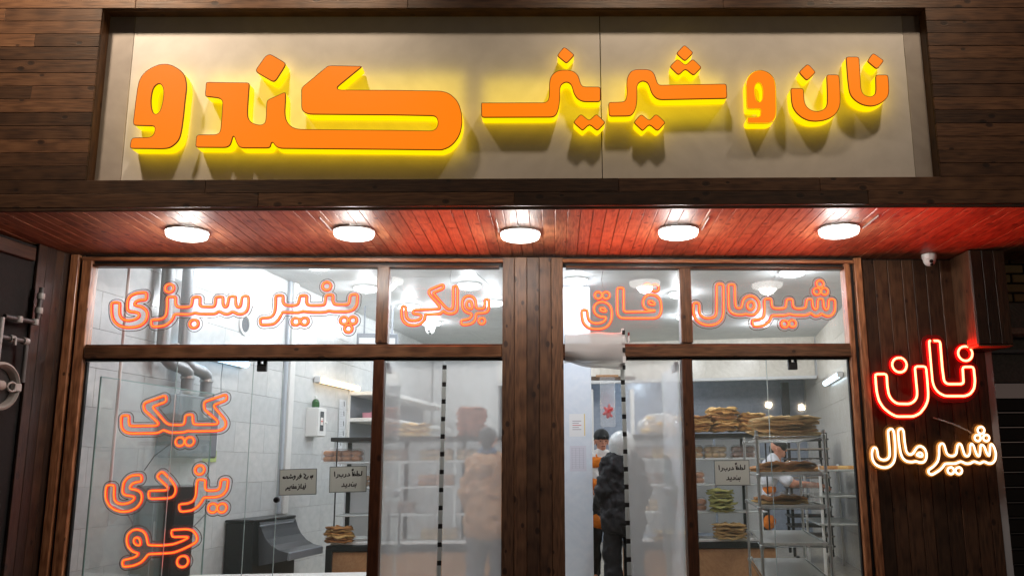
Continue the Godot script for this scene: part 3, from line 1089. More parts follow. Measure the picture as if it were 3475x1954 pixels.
func dome(c: Node3D) -> void:
	var st := mb()
	lathe(st, PackedVector2Array([Vector2(0, 0), Vector2(0.052, 0), Vector2(0.055, -0.012), Vector2(0.051, -0.035), Vector2(0.045, -0.04)]), 28)
	put("base", st, M.white, c)
	st = mb()
	var pr := PackedVector2Array()
	for i in 11:
		var a := PI / 2 * i / 10
		pr.append(Vector2(0.047 * cos(a), -0.04 - 0.052 * sin(a)))
	lathe(st, pr, 28)
	var b := put("ball", st, M.white, c)
	st = mb()
	lathe(st, PackedVector2Array([Vector2(0, 0.006), Vector2(0.013, 0.005), Vector2(0.014, -0.01)]), 16, V(-0.006, -0.062, 0.041), Basis(V(1, 0, 0), 1.75))
	put("lens", st, M.black, b)
	st = mb()
	lathe(st, PackedVector2Array([Vector2(0, 0.006), Vector2(0.012, 0.005), Vector2(0.013, -0.01)]), 16, V(0.003, -0.083, 0.025), Basis(V(1, 0, 0), 2.3))
	put("infrared_window", st, M.black, b)

# ---------------------------------------------------------------- neon words
func neon(called: String, d: Dictionary, z: float, core: Material, skin: Material, r: float, label: String, backed: bool, lc: Color, le: float, group: String, sheet_mat: Material = null) -> Node3D:
	var o := thing(called, label, "neon sign", Transform3D(), group)
	var lo := Vector2.ONE * 1e9
	var hi := -lo
	var loops := []
	for l in d.loops:
		loops.append([smooth(l, true, 0.018, 0.4), true])
	for l in d.open:
		loops.append([smooth(l, false, 0.018, 0.4), false])
	for q in d.dots:
		var c := PackedVector2Array()
		for k in 20:
			c.append(Vector2(q.x, q.y) + Vector2(cos(TAU * k / 20), sin(TAU * k / 20)) * q.z)
		loops.append([c, true])
	for l in loops:
		var p3 := PackedVector3Array()
		var pb := PackedVector3Array()
		for q in l[0]:
			p3.append(V(q.x, q.y, z))
			pb.append(V(q.x, q.y, z - r * 0.55))
			lo = lo.min(q)
			hi = hi.max(q)
		var st := mb()
		tube(st, p3, r * 0.58, l[1], 8)
		var t := put("tube", st, core, o)
		st = mb()
		tube(st, pb, r, l[1], 8)
		put("tube_jacket", st, skin, t)
	if backed:
		var polys := []
		for l in loops:
			for q in (Geometry2D.offset_polygon(l[0], 0.026, Geometry2D.JOIN_ROUND) if l[1] else Geometry2D.offset_polyline(l[0], 0.045, Geometry2D.JOIN_ROUND)):
				polys.append(q)
		var again := true
		while again:
			again = false
			for i in polys.size():
				for j in range(i + 1, polys.size()):
					if not again:
						var m := Geometry2D.merge_polygons(polys[i], polys[j])
						var outer := []
						for q in m:
							if not Geometry2D.is_polygon_clockwise(q):
								outer.append(q)
						if outer.size() == 1:
							polys.remove_at(j)
							polys[i] = outer[0]
							again = true
		for q in polys:
			var st := mb()
			cap(st, q, null, z - r - 0.004)
			var b := put("backing_sheet", st, sheet_mat if sheet_mat else M.acrylic, o)
			st = mb()
			var ring := PackedVector3Array()
			for w2 in q:
				ring.append(V(w2.x, w2.y, z - r - 0.005))
			tube(st, ring, 0.0032, true, 6)
			put("sheet_edge", st, sheet_mat if sheet_mat else M.acrylic_edge, b)
	var w := hi - lo
	area("glow_light", V((lo.x + hi.x) / 2, (lo.y + hi.y) / 2, z + r + 0.004), w.x, w.y, lc, le, Basis(Vector3.UP, PI), o)
	return o

func neons() -> void:
	var oc := Color(1.0, 0.22, 0.08)
	var z := -0.045
	var g := "orange neon words inside the shop windows"
	neon("neon_word", neon_sabzi(), z, M.orange, M.orange_skin, 0.0125, "orange neon word with a curled tail in the upper left corner of the window", true, oc, 0.26, g)
	neon("neon_word", neon_panir(), z, M.orange, M.orange_skin, 0.0125, "orange neon word with three dots under its first letter, beside the upper left mullion", true, oc, 0.26, g)
	neon("neon_word", neon_bulki(), z, M.orange, M.orange_skin, 0.0125, "orange neon word above the left doorway, next to the wooden pillar", false, Color(1.0, 0.26, 0.06), 0.80, g)
	neon("neon_word", neon_qaq(), z, M.orange, M.orange_skin, 0.0125, "orange neon word with two pairs of dots on top, above the right doorway", false, Color(1.0, 0.26, 0.06), 0.80, g)
	neon("neon_word", neon_shirmal(), z, M.orange, M.orange_skin, 0.0125, "long orange neon word with tall strokes in the upper right window", true, Color(1.0, 0.24, 0.07), 0.75, g)
	neon("neon_word", neon_keik(), z, M.orange, M.orange_skin, 0.0110, "orange neon word before the grey boiler, topmost of three in the left window", true, oc, 0.10, g)
	neon("neon_word", neon_yazdi(), z, M.orange, M.orange_skin, 0.0110, "orange neon word of three letter groups, middle of the three in the lower left window", true, oc, 0.10, g)
	neon("neon_word", neon_jo(), z, M.orange, M.orange_skin, 0.0110, "short orange neon word in front of the black cabinet, lowest in the lower left window", true, oc, 0.10, g)
	neon("neon_word", neon_nan(), 0.12, M.red, M.red_skin, 0.0165, "big red neon word with pale glowing core on the board wall right of the shop", true, Color(1.0, 0.02, 0.01), 2.4, "neon words on the board wall", film(Color(0.5, 0.02, 0.03), 0.85, 0.3))
	neon("neon_word", neon_shirmal2(), 0.12, M.warm, M.warm_skin, 0.0155, "warm white neon word under the red one on the board wall", true, Color(1.0, 0.85, 0.65), 0.10, "neon words on the board wall", film(Color(0.55, 0.38, 0.18), 0.55, 0.3))
	# hanging wires
	var k := 0
	for q in [[-2.262, 2.16, 2.39, "from the transom to the cake-like top word of the lower left window"], [-0.62, 2.98, 3.08, "holding the short neon word by the pillar"], [0.53, 2.955, 3.08, "holding the neon word above the right doorway"]]:
		var st := mb()
		tube(st, PackedVector3Array([V(q[0], q[1], -0.05), V(q[0] - 0.008, (q[1] + q[2]) / 2, -0.055), V(q[0], q[2], -0.05)]), 0.0025, false, 5)
		tag(put(numbered("sign_wire"), st, M.grey_paint, self), "thin grey wire " + q[3], "wire", "wires holding neon words")
		k += 1
	var wires := [[PackedVector3Array([V(2.98, 1.95, 0.03), V(3.12, 1.90, 0.05), V(3.22, 1.85, 0.06), V(3.29, 1.80, 0.05)]), 0.006, M.rim, "pale cable running from the red neon word to the white one on the board wall"],
		[PackedVector3Array([V(-2.86, 1.335, -0.055), V(-2.81, 1.26, -0.055), V(-2.80, 1.215, -0.055)]), 0.003, M.grey_paint, "thin wire between the two lowest neon words of the left window"],
		[PackedVector3Array([V(-2.30, 1.33, -0.05), V(-2.37, 1.25, -0.05), V(-2.42, 1.20, -0.05)]), 0.003, M.grey_paint, "thin slanting wire right of the lowest neon word"],
		[PackedVector3Array([V(-2.49, 1.86, -0.05), V(-2.60, 1.80, -0.05), V(-2.70, 1.72, -0.055), V(-2.76, 1.62, -0.05)]), 0.003, M.gasket, "thin black wire between the two upper neon words of the lower left window"]]
	for q in wires:
		var st := mb()
		tube(st, q[0], q[1], false, 6)
		tag(put(numbered("sign_cable"), st, q[2], self), q[3], "wire", "cables of the neon words")

# ---------------------------------------------------------------- notices on the glass
func notice(strokes: Array, label: String, c: Vector3, tilt: float) -> void:
	var im := Image.create(256, 178, false, Image.FORMAT_RGB8)
	im.fill(Color(0.84, 0.87, 0.84))
	for y in 178:
		for x in 256:
			if x < 5 or y < 5 or x > 250 or y > 172:
				im.set_pixel(x, y, Color(0.50, 0.53, 0.51))
	for s in strokes:
		for i in range(0, s.size() - 2, 2):
			draw_line(im, Vector2(s[i], s[i + 1]), Vector2(s[i + 2], s[i + 3]), 3.6, Color(0.03, 0.03, 0.03))
		if s.size() == 2:
			draw_line(im, Vector2(s[0], s[1]), Vector2(s[0], s[1]), 3.4, Color(0.03, 0.03, 0.03))
	var o := thing("paper_notice", label, "notice", Transform3D(Basis(V(0, 0, 1), tilt), c), "printed notices stuck on the glass")
	sheet("print", o, Vector3.ZERO, 0.262, 0.182, printed(im))

func notices() -> void:
	var shut := [[222, 36, 220, 62, 200, 66, 186, 65, 189, 54, 203, 54, 204, 65], [190, 34, 189, 64], [180, 64, 164, 65, 166, 52, 176, 54, 178, 64], [170, 40], [158, 40, 160, 66], [154, 30, 162, 27], [154, 23, 162, 20],
		[132, 50, 139, 64, 120, 66], [112, 54, 111, 68, 99, 74], [92, 54, 92, 65, 70, 67, 69, 56], [81, 77], [58, 54, 58, 70, 46, 77], [34, 36, 36, 66],
		[184, 120, 182, 134, 164, 136], [170, 124, 168, 135], [152, 122, 153, 136, 182, 135], [140, 120, 142, 134, 128, 136], [120, 122, 118, 135, 106, 136], [98, 118, 102, 134, 86, 137], [178, 146], [160, 110], [120, 145], [111, 146]]
	var job := [[228, 46, 226, 60, 212, 62, 214, 50, 222, 52], [220, 70], [196, 52, 194, 62, 178, 64, 168, 62, 180, 44, 166, 34], [190, 71], [182, 72], [148, 54, 138, 52, 140, 42, 148, 44, 149, 54, 136, 64], [144, 34], [128, 54, 127, 66, 116, 74], [108, 54, 100, 54, 101, 46, 108, 48, 107, 60, 96, 72],
		[92, 52, 88, 62, 80, 54, 76, 62, 68, 54, 64, 62, 52, 62], [80, 42], [74, 44], [77, 36], [56, 50, 54, 62], [48, 48, 42, 61, 32, 62], [24, 54, 32, 50, 34, 60, 26, 61, 24, 54],
		[180, 112, 178, 130, 164, 132], [178, 102], [168, 116, 166, 130, 148, 132], [172, 140], [164, 141], [150, 104, 148, 131], [138, 116, 137, 132, 126, 142], [134, 106], [118, 122, 108, 120, 106, 130, 118, 132], [98, 116, 96, 131, 118, 131], [96, 106], [86, 114, 88, 130, 98, 131], [76, 118, 74, 131, 64, 131, 60, 124, 56, 130, 62, 132, 48, 133, 46, 144], [74, 141], [68, 142]]
	notice(job, "pale notice of two printed lines above the black pane lock, left window", V(-1.672, 1.530, -0.010), 0.02)
	notice(shut, "pale notice of two printed lines beside the left door post", V(-1.322, 1.545, -0.010), 0.015)
	notice(shut, "pale notice of two printed lines on the right window before the steel rack", V(1.452, 1.562, -0.010), 0.0)

# ---------------------------------------------------------------- the shop inside
func tiles(parent: Node, u0: float, u1: float, y0: float, y1: float, tw: float, th: float, place: Callable, mats: Array, shift := 0.0) -> void:
	# place: (u, y, w, h) -> [centre, size]
	var row := 0
	var y := y0
	while y < y1 - 0.02:
		var h := minf(th, y1 - y)
		var u := u0 - (fposmod(shift + (tw * 0.5 if row % 2 == 1 else 0.0), tw))
		while u < u1 - 0.02:
			var a := maxf(u, u0)
			var b := minf(u + tw, u1)
			if b - a > 0.02:
				var r: Array = place.call((a + b) / 2, y + h / 2, b - a - 0.002, h - 0.002)
				put("tile", bx(Vector3.ZERO, r[1], 0.0015), mats[rng.randi() % mats.size()], parent, r[0] + V(rng.randf_range(-0.0006, 0.0006), 0, rng.randf_range(-0.0006, 0.0006)))
			u += tw
		y += h
		row += 1

func prism(st: SurfaceTool, p: PackedVector2Array, y0: float, y1: float) -> void:
	# p is an outline in x, z
	var t := Geometry2D.triangulate_polygon(p)
	for i in range(0, t.size(), 3):
		for w in [[y0, -1.0], [y1, 1.0]]:
			tri(st, V(p[t[i]].x, w[0], p[t[i]].y), V(p[t[i + 1]].x, w[0], p[t[i + 1]].y), V(p[t[i + 2]].x, w[0], p[t[i + 2]].y), V(0, w[1], 0))
	var cw := Geometry2D.is_polygon_clockwise(p)
	for i in p.size():
		var a := p[i]
		var b := p[(i + 1) % p.size()]
		var d := (b - a).normalized()
		var n := V(d.y, 0, -d.x)
		quad(st, V(a.x, y0, a.y), V(b.x, y0, b.y), V(b.x, y1, b.y), V(a.x, y1, a.y), -n if cw else n)

func interior_shell() -> void:
	var foot := PackedVector2Array()
	for q in [[0.0, 0.0], [0.0, 10.9], [6.64, 10.9], [6.64, 1.35]]:
		var p := I(q[0], 0, q[1])
		foot.append(Vector2(p.x, p.z))
	foot[0] = Vector2(-3.45, -0.06)
	foot[3] = Vector2(foot[3].x, -0.06)
	var fl := structure("shop_floor", "pale polished stone floor inside the shop")
	var st := mb()
	prism(st, foot, FLOOR - 0.12, FLOOR)
	put("slab", st, M.floor, fl)
	var ce := structure("shop_ceiling", "white panelled ceiling inside the shop")
	st = mb()
	prism(st, foot, CEIL + 0.012, CEIL + 0.15)
	put("slab", st, M.grout, ce)
	for i in 6:
		for j in 9:
			var a0 := 1.107 * i
			var b0 := maxf(1.2 * j, (a0 + 1.1) * 0.2 + 0.08)
			var b1 := minf(1.2 * (j + 1), 10.9)
			if b1 - b0 > 0.05:
				var m := put("ceiling_panel", bx(V(0, 0, 0), V(1.103, 0.014, b1 - b0 - 0.004), 0.002), M.ceiling, ce)
				m.transform = IX * at(V(a0 + 0.553, CEIL + 0.007, -(b0 + b1) / 2))
	var lw := structure("left_wall", "glossy pale grey tiled wall on the left inside the shop", IX)
	put("masonry", bx(V(-0.09, 2.0, -5.4), V(0.16, 3.7, 11.2), 0.0), M.grout, lw)
	tiles(lw, 0.02, 10.8, 0.3, CEIL, 0.6, 0.3, func(u: float, y: float, w: float, h: float) -> Array: return [V(-0.005, y, -u), V(0.012, h, w)], [M.tile, M.tile2], 0.15)
	var rw := structure("right_wall", "pale beige tiled wall on the right inside the shop", IX)
	put("masonry", bx(V(6.73, 2.0, -6.1), V(0.16, 3.7, 9.5), 0.0), M.grout, rw)
	tiles(rw, 1.40, 10.8, FLOOR, CEIL, 0.9, 0.45, func(u: float, y: float, w: float, h: float) -> Array: return [V(6.645, y, -u), V(0.012, h, w)], [M.beige_tile], 0.2)
	var bw := structure("back_wall", "white tiled lintel wall at the back of the shop above the kitchen opening", IX)
	put("masonry", bx(V(3.9, 3.42, -9.24), V(5.5, 0.68, 0.2), 0.0), M.grout, bw)
	put("masonry", bx(V(0.6, 2.0, -9.24), V(1.18, 3.5, 0.2), 0.0), M.grout, bw)
	tiles(bw, 1.2, 6.62, 3.09, CEIL, 0.9, 0.45, func(u: float, y: float, w: float, h: float) -> Array: return [V(u, y, -9.134), V(w, h, 0.012)], [M.beige_tile])
	tiles(bw, 0.02, 1.2, 0.3, CEIL, 0.6, 0.3, func(u: float, y: float, w: float, h: float) -> Array: return [V(u, y, -9.134), V(w, h, 0.012)], [M.tile])
	put("lintel_trim", bx(V(3.9, 3.065, -9.16), V(5.44, 0.05, 0.12), 0.006), M.rim, bw)
	var kw := structure("kitchen_wall", "blue grey tiled wall of the kitchen behind the opening", IX)
	put("masonry", bx(V(3.3, 2.0, -10.9), V(6.8, 3.7, 0.16), 0.0), M.grout, kw)
	tiles(kw, 1.0, 6.62, 0.27, 3.4, 0.62, 0.31, func(u: float, y: float, w: float, h: float) -> Array: return [V(u, y, -10.814), V(w, h, 0.012)], [M.kitchen_tile])
	put("side_duct", bx(V(6.25, 2.75, -10.6), V(0.14, 0.75, 0.1), 0.01), M.charcoal, kw)
	# white column with papers
	var c := thing("white_column", "white square column inside the right doorway with two paper sheets on it", "column", at(V(0.42, 0, -3.95)))
	put("shaft", bx(V(0, 2.0, 0), V(0.62, 3.48, 0.5), 0.008), mottled(Color(0.80, 0.84, 0.89), Color(0.84, 0.87, 0.91), 0.05, 33, 0.4, 0.8), c)
	var im := Image.create(96, 128, false, Image.FORMAT_RGB8)
	im.fill(Color(0.88, 0.89, 0.90))
	for y in 5:
		draw_line(im, Vector2(20, 40 + y * 12), Vector2(70 - (y % 2) * 14, 40 + y * 12), 1.2, Color(0.55, 0.5, 0.55) if y != 2 else Color(0.75, 0.2, 0.2))
	draw_line(im, Vector2(90, 2), Vector2(90, 120), 3.0, Color(0.86, 0.76, 0.45))
	sheet("permit_sheet", c, V(0.14, 2.10, 0.2515), 0.19, 0.26, printed(im))
	var im2 := Image.create(96, 144, false, Image.FORMAT_RGB8)
	im2.fill(Color(0.80, 0.81, 0.86))
	for x in 4:
		draw_line(im2, Vector2(12 + x * 22, 12), Vector2(12 + x * 22, 128), 0.9, Color(0.55, 0.56, 0.62))
	for y in 12:
		draw_line(im2, Vector2(10, 14 + y * 10), Vector2(84, 14 + y * 10), 0.6, Color(0.66, 0.67, 0.72))
	sheet("price_table", c, V(0.145, 1.72, 0.2515), 0.19, 0.29, printed(im2))

func interior_lights() -> void:
	var p := [[-2.228, -2.608, "above the upper left neon words"], [-1.939, -3.775, "right of the three dotted neon word"], [-0.707, -3.594, "right of the pillar-side neon word's tall strokes"], [-0.463, -4.661, "cut by the left edge of the pillar"], [-1.416, -6.212, "low behind the neon word by the pillar"], [-1.575, -4.936, "at the left end of the pillar-side neon word"],
		[2.931, -2.872, "near the top of the upper right window"], [0.538, -3.318, "just right of the pillar in the upper window"], [3.535, -6.328, "low behind the long neon word"], [2.269, -5.680, "behind the upper right mullion, lower"], [1.889, -4.079, "behind the upper right mullion, higher"], [0.2, -6.6, "far back behind the pillar"],
		[-2.5, -1.25, "added out of sight near the left window"], [-0.9, -1.3, "added out of sight near the left doorway"], [1.1, -1.25, "added out of sight near the right doorway"], [2.4, -1.3, "added out of sight near the right window"]]  # front row: unseen lamps added to brighten the people and rack fronts
	for q in p:
		var t := thing("ceiling_lamp", "round white lamp on the shop ceiling " + q[2], "ceiling lamp", at(V(q[0], CEIL, q[1])), "round lamps on the shop ceiling")
		disc_lamp(t, 0.135, 0.055, M.lamp_in)
		omni("bulb", V(0, -0.03, 0), Color(0.96, 0.98, 1.0), 1.05 if q[1] < -2.0 else 1.35, 0.09, t)
	# tube lamps on the walls
	var tl := [[Vector3(0.0, 2.68, -2.0), 1.2, Color(0.72, 0.88, 1.0), 0.10, 0.10, "cold white tube lamp on the left wall above the boiler", 1.0], [Vector3(0.0, 2.70, -4.95), 1.25, Color(1.0, 0.86, 0.66), 0.06, 0.05, "warm tube lamp on the left wall above the first aid box", 1.0], [Vector3(6.64, 2.85, -7.35), 1.3, Color(0.85, 0.94, 1.0), 0.08, 0.05, "cold white tube lamp on the right wall", -1.0]]
	for q in tl:
		var t := thing("tube_lamp", q[5], "tube lamp", IX * at(q[0]))
		var sg: float = q[6]
		put("housing", bx(V(0.02 * sg, 0, 0), V(0.03, 0.07, q[1] + 0.04), 0.006), M.white, t)
		var st := mb()
		tube(st, PackedVector3Array([V(0.06 * sg, 0, -q[1] / 2), V(0.06 * sg, 0, q[1] / 2)]), 0.038, false, 14)
		put("tube", st, glow(q[2], 4.0), t)
		put("end_cap", bx(V(0.055 * sg, 0, q[1] / 2 + 0.02), V(0.075, 0.08, 0.04), 0.006), M.rim, t)
		area("tube_light", V(0.102 * sg, 0, 0), q[1], 0.06, q[2], q[3] * 2.0, Basis(Vector3.UP, -PI / 2 * sg), t)
	var c := thing("dome_camera", "small white dome camera on the ceiling deep inside the shop", "security camera", at(V(-1.46, CEIL, -6.5)))
	dome(c)
	c.scale = Vector3.ONE * 1.6
	omni("kitchen_light", I(3.5, 3.2, 10.1), Color(0.85, 0.93, 1.0), 0.5, 0.1)
	var kl := thing("kitchen_lamp", "round lamp under the kitchen ceiling behind the lintel", "ceiling lamp", IX * at(V(3.5, 3.3, -10.1)))
	disc_lamp(kl, 0.12, 0.05, M.lamp_in)
	var kc := structure("kitchen_ceiling", "white ceiling over the kitchen behind the opening", IX)
	put("slab", bx(V(3.3, 3.40, -10.1), V(6.6, 0.05, 1.5), 0.0), M.ceiling, kc)

func left_wall_things() -> void:
	# glass screen that stands by the left wall just inside
	var g := thing("glass_screen", "frameless glass screen standing along the left wall just inside the shop", "glass screen")
	var a := V(-3.14, 0, -0.10)
	var d := V(0.30, 0, -1.45)
	var bas := Basis(Vector3.UP, atan2(d.x, d.z))
	var m := put("pane", bx(V(0, 1.28, 0), V(0.01, 2.02, d.length()), 0.0), pane(0.10, Color(0.80, 0.92, 0.90)), g)
	m.transform = Transform3D(bas, a + d * 0.5)
	for k in [0.0, 1.0]:
		var e := put("edge", bx(V(0, 1.28, 0), V(0.012, 2.02, 0.006), 0.0), film(Color(0.55, 0.68, 0.66), 0.8, 0.2), g)
		e.transform = Transform3D(bas, a + d * k)
	var te := put("edge", bx(V(0, 2.293, 0), V(0.012, 0.006, d.length()), 0.0), film(Color(0.60, 0.72, 0.70), 0.8, 0.2), g)
	te.transform = Transform3D(bas, a + d * 0.5)
	var pp := thing("wall_pipe", "thin white pipe down the left end of the shop wall", "pipe")
	var st := mb()
	tube(st, PackedVector3Array([V(-3.10, 3.7, -0.30), V(-3.10, 1.45, -0.30), V(-3.09, 1.38, -0.30), V(-3.0, 1.33, -0.33)]), 0.012)
	put("run", st, M.white, pp)
	# boiler with two flues
	var b := thing("boiler", "grey wall boiler with two bent flue pipes behind the top lower-left neon word", "boiler", IX * at(V(0, 0, -1.62)))
	put("case", bx(V(0.10, 2.00, 0), V(0.19, 0.54, 0.62), 0.015), M.grey_paint, b)
	put("side_panel", bx(V(0.09, 2.00, 0.322), V(0.17, 0.52, 0.03), 0.006), mat(Color(0.30, 0.31, 0.34), 0.4), b)
	put("display", bx(V(0.198, 2.13, -0.12), V(0.012, 0.09, 0.16), 0.004), M.rim, b)
	put("screen", bx(V(0.2045, 2.13, -0.13), V(0.006, 0.05, 0.09), 0.002), mat(Color(0.35, 0.42, 0.42), 0.2), b)
	for s in [[0.20, 0.12], [-0.10, -0.18]]:
		var f := put("flue_pipe", null, M.flue, b)
		st = mb()
		tube(st, PackedVector3Array([V(0.12, 2.27, s[1]), V(0.12, 2.42, s[1]), V(0.125, 2.47, s[1] + 0.02), V(0.13, 2.50, s[1] + 0.09), V(0.13, 2.52, s[0] + 0.20), V(0.12, 2.56, s[0] + 0.26), V(0.10, 2.62, s[0] + 0.28), V(0.09, 3.74, s[0] + 0.28)]), 0.053, false, 18)
		f.mesh = st.commit()
		for y in [2.29, 2.43]:
			st = mb()
			lathe(st, PackedVector2Array([Vector2(0.055, -0.015), Vector2(0.060, -0.012), Vector2(0.060, 0.012), Vector2(0.055, 0.015)]), 18, V(0.12, y, s[1]))
			put("collar", st, M.steel, f)
	var tk := thing("warning_sheet", "small white and green printed sheet beside the boiler on the left wall", "sheet", IX * at(V(0.008, 1.90, -2.12)))
	var im := Image.create(64, 112, false, Image.FORMAT_RGB8)
	im.fill(Color(0.86, 0.87, 0.87))
	im.fill_rect(Rect2i(0, 82, 64, 30), Color(0.66, 0.74, 0.45))
	for i in 5:
		draw_line(im, Vector2(16 + i * 7, 44 + (i % 2) * 12), Vector2(22 + i * 5, 62 - (i % 3) * 8), 3.0, Color(0.6, 0.22, 0.22))
	for i in 3:
		draw_line(im, Vector2(10, 10 + i * 8), Vector2(54, 10 + i * 8), 1.0, Color(0.4, 0.4, 0.45))
	sheet("print", tk, V(0.004, 0, 0), 0.24, 0.40, printed(im), Basis(Vector3.UP, PI / 2))
	# vent in the left wall
	var v := thing("round_vent", "round vent grille high on the left wall behind the neon words", "vent", IX * at(V(0.004, 3.09, -2.62)))
	st = mb()
	lathe(st, PackedVector2Array([Vector2(0.075, 0.004), Vector2(0.085, 0.016), Vector2(0.11, 0.014), Vector2(0.115, 0.0)]), 28, Vector3.ZERO, Basis(V(0, 0, 1), -PI / 2))
	put("ring", st, M.white, v)
	st = mb()
	lathe(st, PackedVector2Array([Vector2(0.0, 0.006), Vector2(0.078, 0.006)]), 28, Vector3.ZERO, Basis(V(0, 0, 1), -PI / 2))
	put("grille", st, mat(Color(0.30, 0.32, 0.35), 0.6), v)
	# black cabinet
	var cb := thing("black_cabinet", "tall black cabinet with a pale handle strip standing by the left wall under the boiler", "cabinet", IX * at(V(0, FLOOR, -1.20)))
	put("case", bx(V(0.19, 0.62, 0), V(0.36, 1.22, 0.30), 0.012), M.black, cb)
	put("door_seam", bx(V(0.19, 0.62, 0.1505), V(0.006, 1.18, 0.004), 0.0), M.grey_paint, cb)
	put("door_handle", bx(V(0.22, 0.80, 0.162), V(0.014, 0.30, 0.02), 0.004), M.steel, cb)
	put("foot", bx(V(0.19, 0.01, 0.0), V(0.32, 0.03, 0.26), 0.0), M.charcoal, cb)
	# cable trunk
	var tr := thing("cable_trunk", "white vertical cable trunk on the left wall", "cable trunk", IX * at(V(0, 0, -3.66)))
	put("channel", bx(V(0.025, 2.45, 0), V(0.05, 2.6, 0.12), 0.006), M.white, tr)
	put("channel", bx(V(0.018, 2.45, 0.11), V(0.036, 2.6, 0.05), 0.006), mat(Color(0.66, 0.69, 0.72), 0.4), tr)
	# dark machine with a curved hood, extruded along the wall
	var mc := thing("dough_machine", "dark upright machine with a curved grey hood beside the left wall", "machine", IX * at(V(0.02, FLOOR, -2.92)))
	var side := PackedVector2Array([Vector2(0, 0), Vector2(0.34, 0), Vector2(0.34, 0.42), Vector2(0.58, 0.49), Vector2(0.60, 0.56), Vector2(0.50, 0.585), Vector2(0.42, 0.63), Vector2(0.36, 0.69), Vector2(0.32, 0.76), Vector2(0.30, 0.83), Vector2(0.29, 0.87), Vector2(0, 0.87)])
	st = mb()
	cap(st, PackedVector2Array([Vector2(0, 0), Vector2(0.30, 0), Vector2(0.30, 0.40), Vector2(0.27, 0.85), Vector2(0, 0.85)]), null, 0.44)
	sides_of(st, PackedVector2Array([Vector2(0, 0), Vector2(0.30, 0), Vector2(0.30, 0.40), Vector2(0.27, 0.85), Vector2(0, 0.85)]), -0.44, 0.44)
	cap(st, PackedVector2Array([Vector2(0, 0), Vector2(0.30, 0), Vector2(0.30, 0.40), Vector2(0.27, 0.85), Vector2(0, 0.85)]), null, -0.44, V(0, 0, -1))
	put("cabinet", st, M.charcoal, mc)
	st = mb()
	var hood := PackedVector2Array([Vector2(0.30, 0.44), Vector2(0.58, 0.49), Vector2(0.60, 0.56), Vector2(0.50, 0.585), Vector2(0.42, 0.63), Vector2(0.36, 0.69), Vector2(0.32, 0.76), Vector2(0.295, 0.83), Vector2(0.272, 0.86)])
	cap(st, hood, null, 0.33)
	sides_of(st, hood, -0.44, 0.33)
	cap(st, hood, null, -0.44, V(0, 0, -1))
	put("hood", st, mat(Color(0.33, 0.34, 0.36), 0.22, 0.35), mc)
	put("top_board", bx(V(0.14, 0.866, 0), V(0.30, 0.025, 0.90), 0.006), M.charcoal, mc)
	put("shine_strip", bx(V(0.304, 0.815, 0), V(0.012, 0.018, 0.72), 0.004), M.grey_paint, mc)
	put("lip", bx(V(0.60, 0.525, -0.055), V(0.03, 0.075, 0.77), 0.008), M.grey_paint, mc)
	# first aid box with bottle
	var fa := thing("first_aid_box", "white first aid cabinet with dark label on the left wall", "first aid box", IX * at(V(0, 2.18, -4.27)))
	put("case", bx(V(0.07, 0, 0), V(0.14, 0.34, 0.24), 0.006), M.white, fa)
	put("door", bx(V(0.147, 0, 0), V(0.012, 0.33, 0.23), 0.004), M.white, fa)
	var im3 := Image.create(48, 112, false, Image.FORMAT_RGB8)
	im3.fill(Color(0.16, 0.18, 0.20))
	im3.fill_rect(Rect2i(7, 34, 34, 44), Color(0.90, 0.90, 0.88))
	draw_line(im3, Vector2(24, 44), Vector2(24, 68), 3.0, Color(0.75, 0.12, 0.10))
	draw_line(im3, Vector2(13, 56), Vector2(35, 56), 3.0, Color(0.75, 0.12, 0.10))
	for i in 3:
		draw_line(im3, Vector2(10, 10 + i * 7), Vector2(38, 10 + i * 7), 1.0, Color(0.6, 0.62, 0.64))
		draw_line(im3, Vector2(10, 88 + i * 7), Vector2(38, 88 + i * 7), 1.0, Color(0.6, 0.62, 0.64))
	sheet("emblem_label", fa, V(0.1550, 0.01, 0.01), 0.10, 0.23, printed(im3), Basis(Vector3.UP, PI / 2))
	st = mb()
	tube(st, PackedVector3Array([V(0.15, 0, -0.095), V(0.175, 0, -0.095)]), 0.013, false, 10)
	put("knob", st, M.white, fa)
	var bo := thing("green_bottle", "green soap bottle on top of the first aid cabinet", "bottle", IX * at(V(0.07, 2.352, -4.25)))
	st = mb()
	lathe(st, PackedVector2Array([Vector2(0, 0), Vector2(0.04, 0.0), Vector2(0.045, 0.01), Vector2(0.045, 0.07), Vector2(0.03, 0.095), Vector2(0.015, 0.105)]), 16)
	put("bottle_body", st, mat(Color(0.06, 0.30, 0.10), 0.25), bo)
	st = mb()
	lathe(st, PackedVector2Array([Vector2(0.017, 0.10), Vector2(0.017, 0.135), Vector2(0, 0.137)]), 12)
	put("bottle_cap", st, M.white, bo)
	# price sheets
	var ps := thing("price_sheets", "column of white price sheets taped to the left wall beside the corner shelf", "price list", IX * at(V(0.008, 0, -5.2)))
	for i in 7:
		var im4 := Image.create(48, 40, false, Image.FORMAT_RGB8)
		im4.fill(Color(0.83, 0.85, 0.87))
		draw_line(im4, Vector2(34, 8), Vector2(36, 24), 2.6, Color(0.25, 0.26, 0.28))
		for k in 3:
			draw_line(im4, Vector2(8, 12 + k * 8), Vector2(26, 12 + k * 8), 0.9, Color(0.6, 0.62, 0.66))
		sheet("price_sheet", ps, V(0.002 + 0.0008 * i, 2.46 - i * 0.128, 0.07 * (1.0 if i > 3 else 0.0) - 0.0), 0.21, 0.125, printed(im4), Basis(Vector3.UP, PI / 2))
	# corner shelf on the left wall
	var sh := thing("wall_shelf", "white deep wall shelf of two boards on the left wall above the display rack", "shelf", IX * at(V(0, 0, -7.0)))
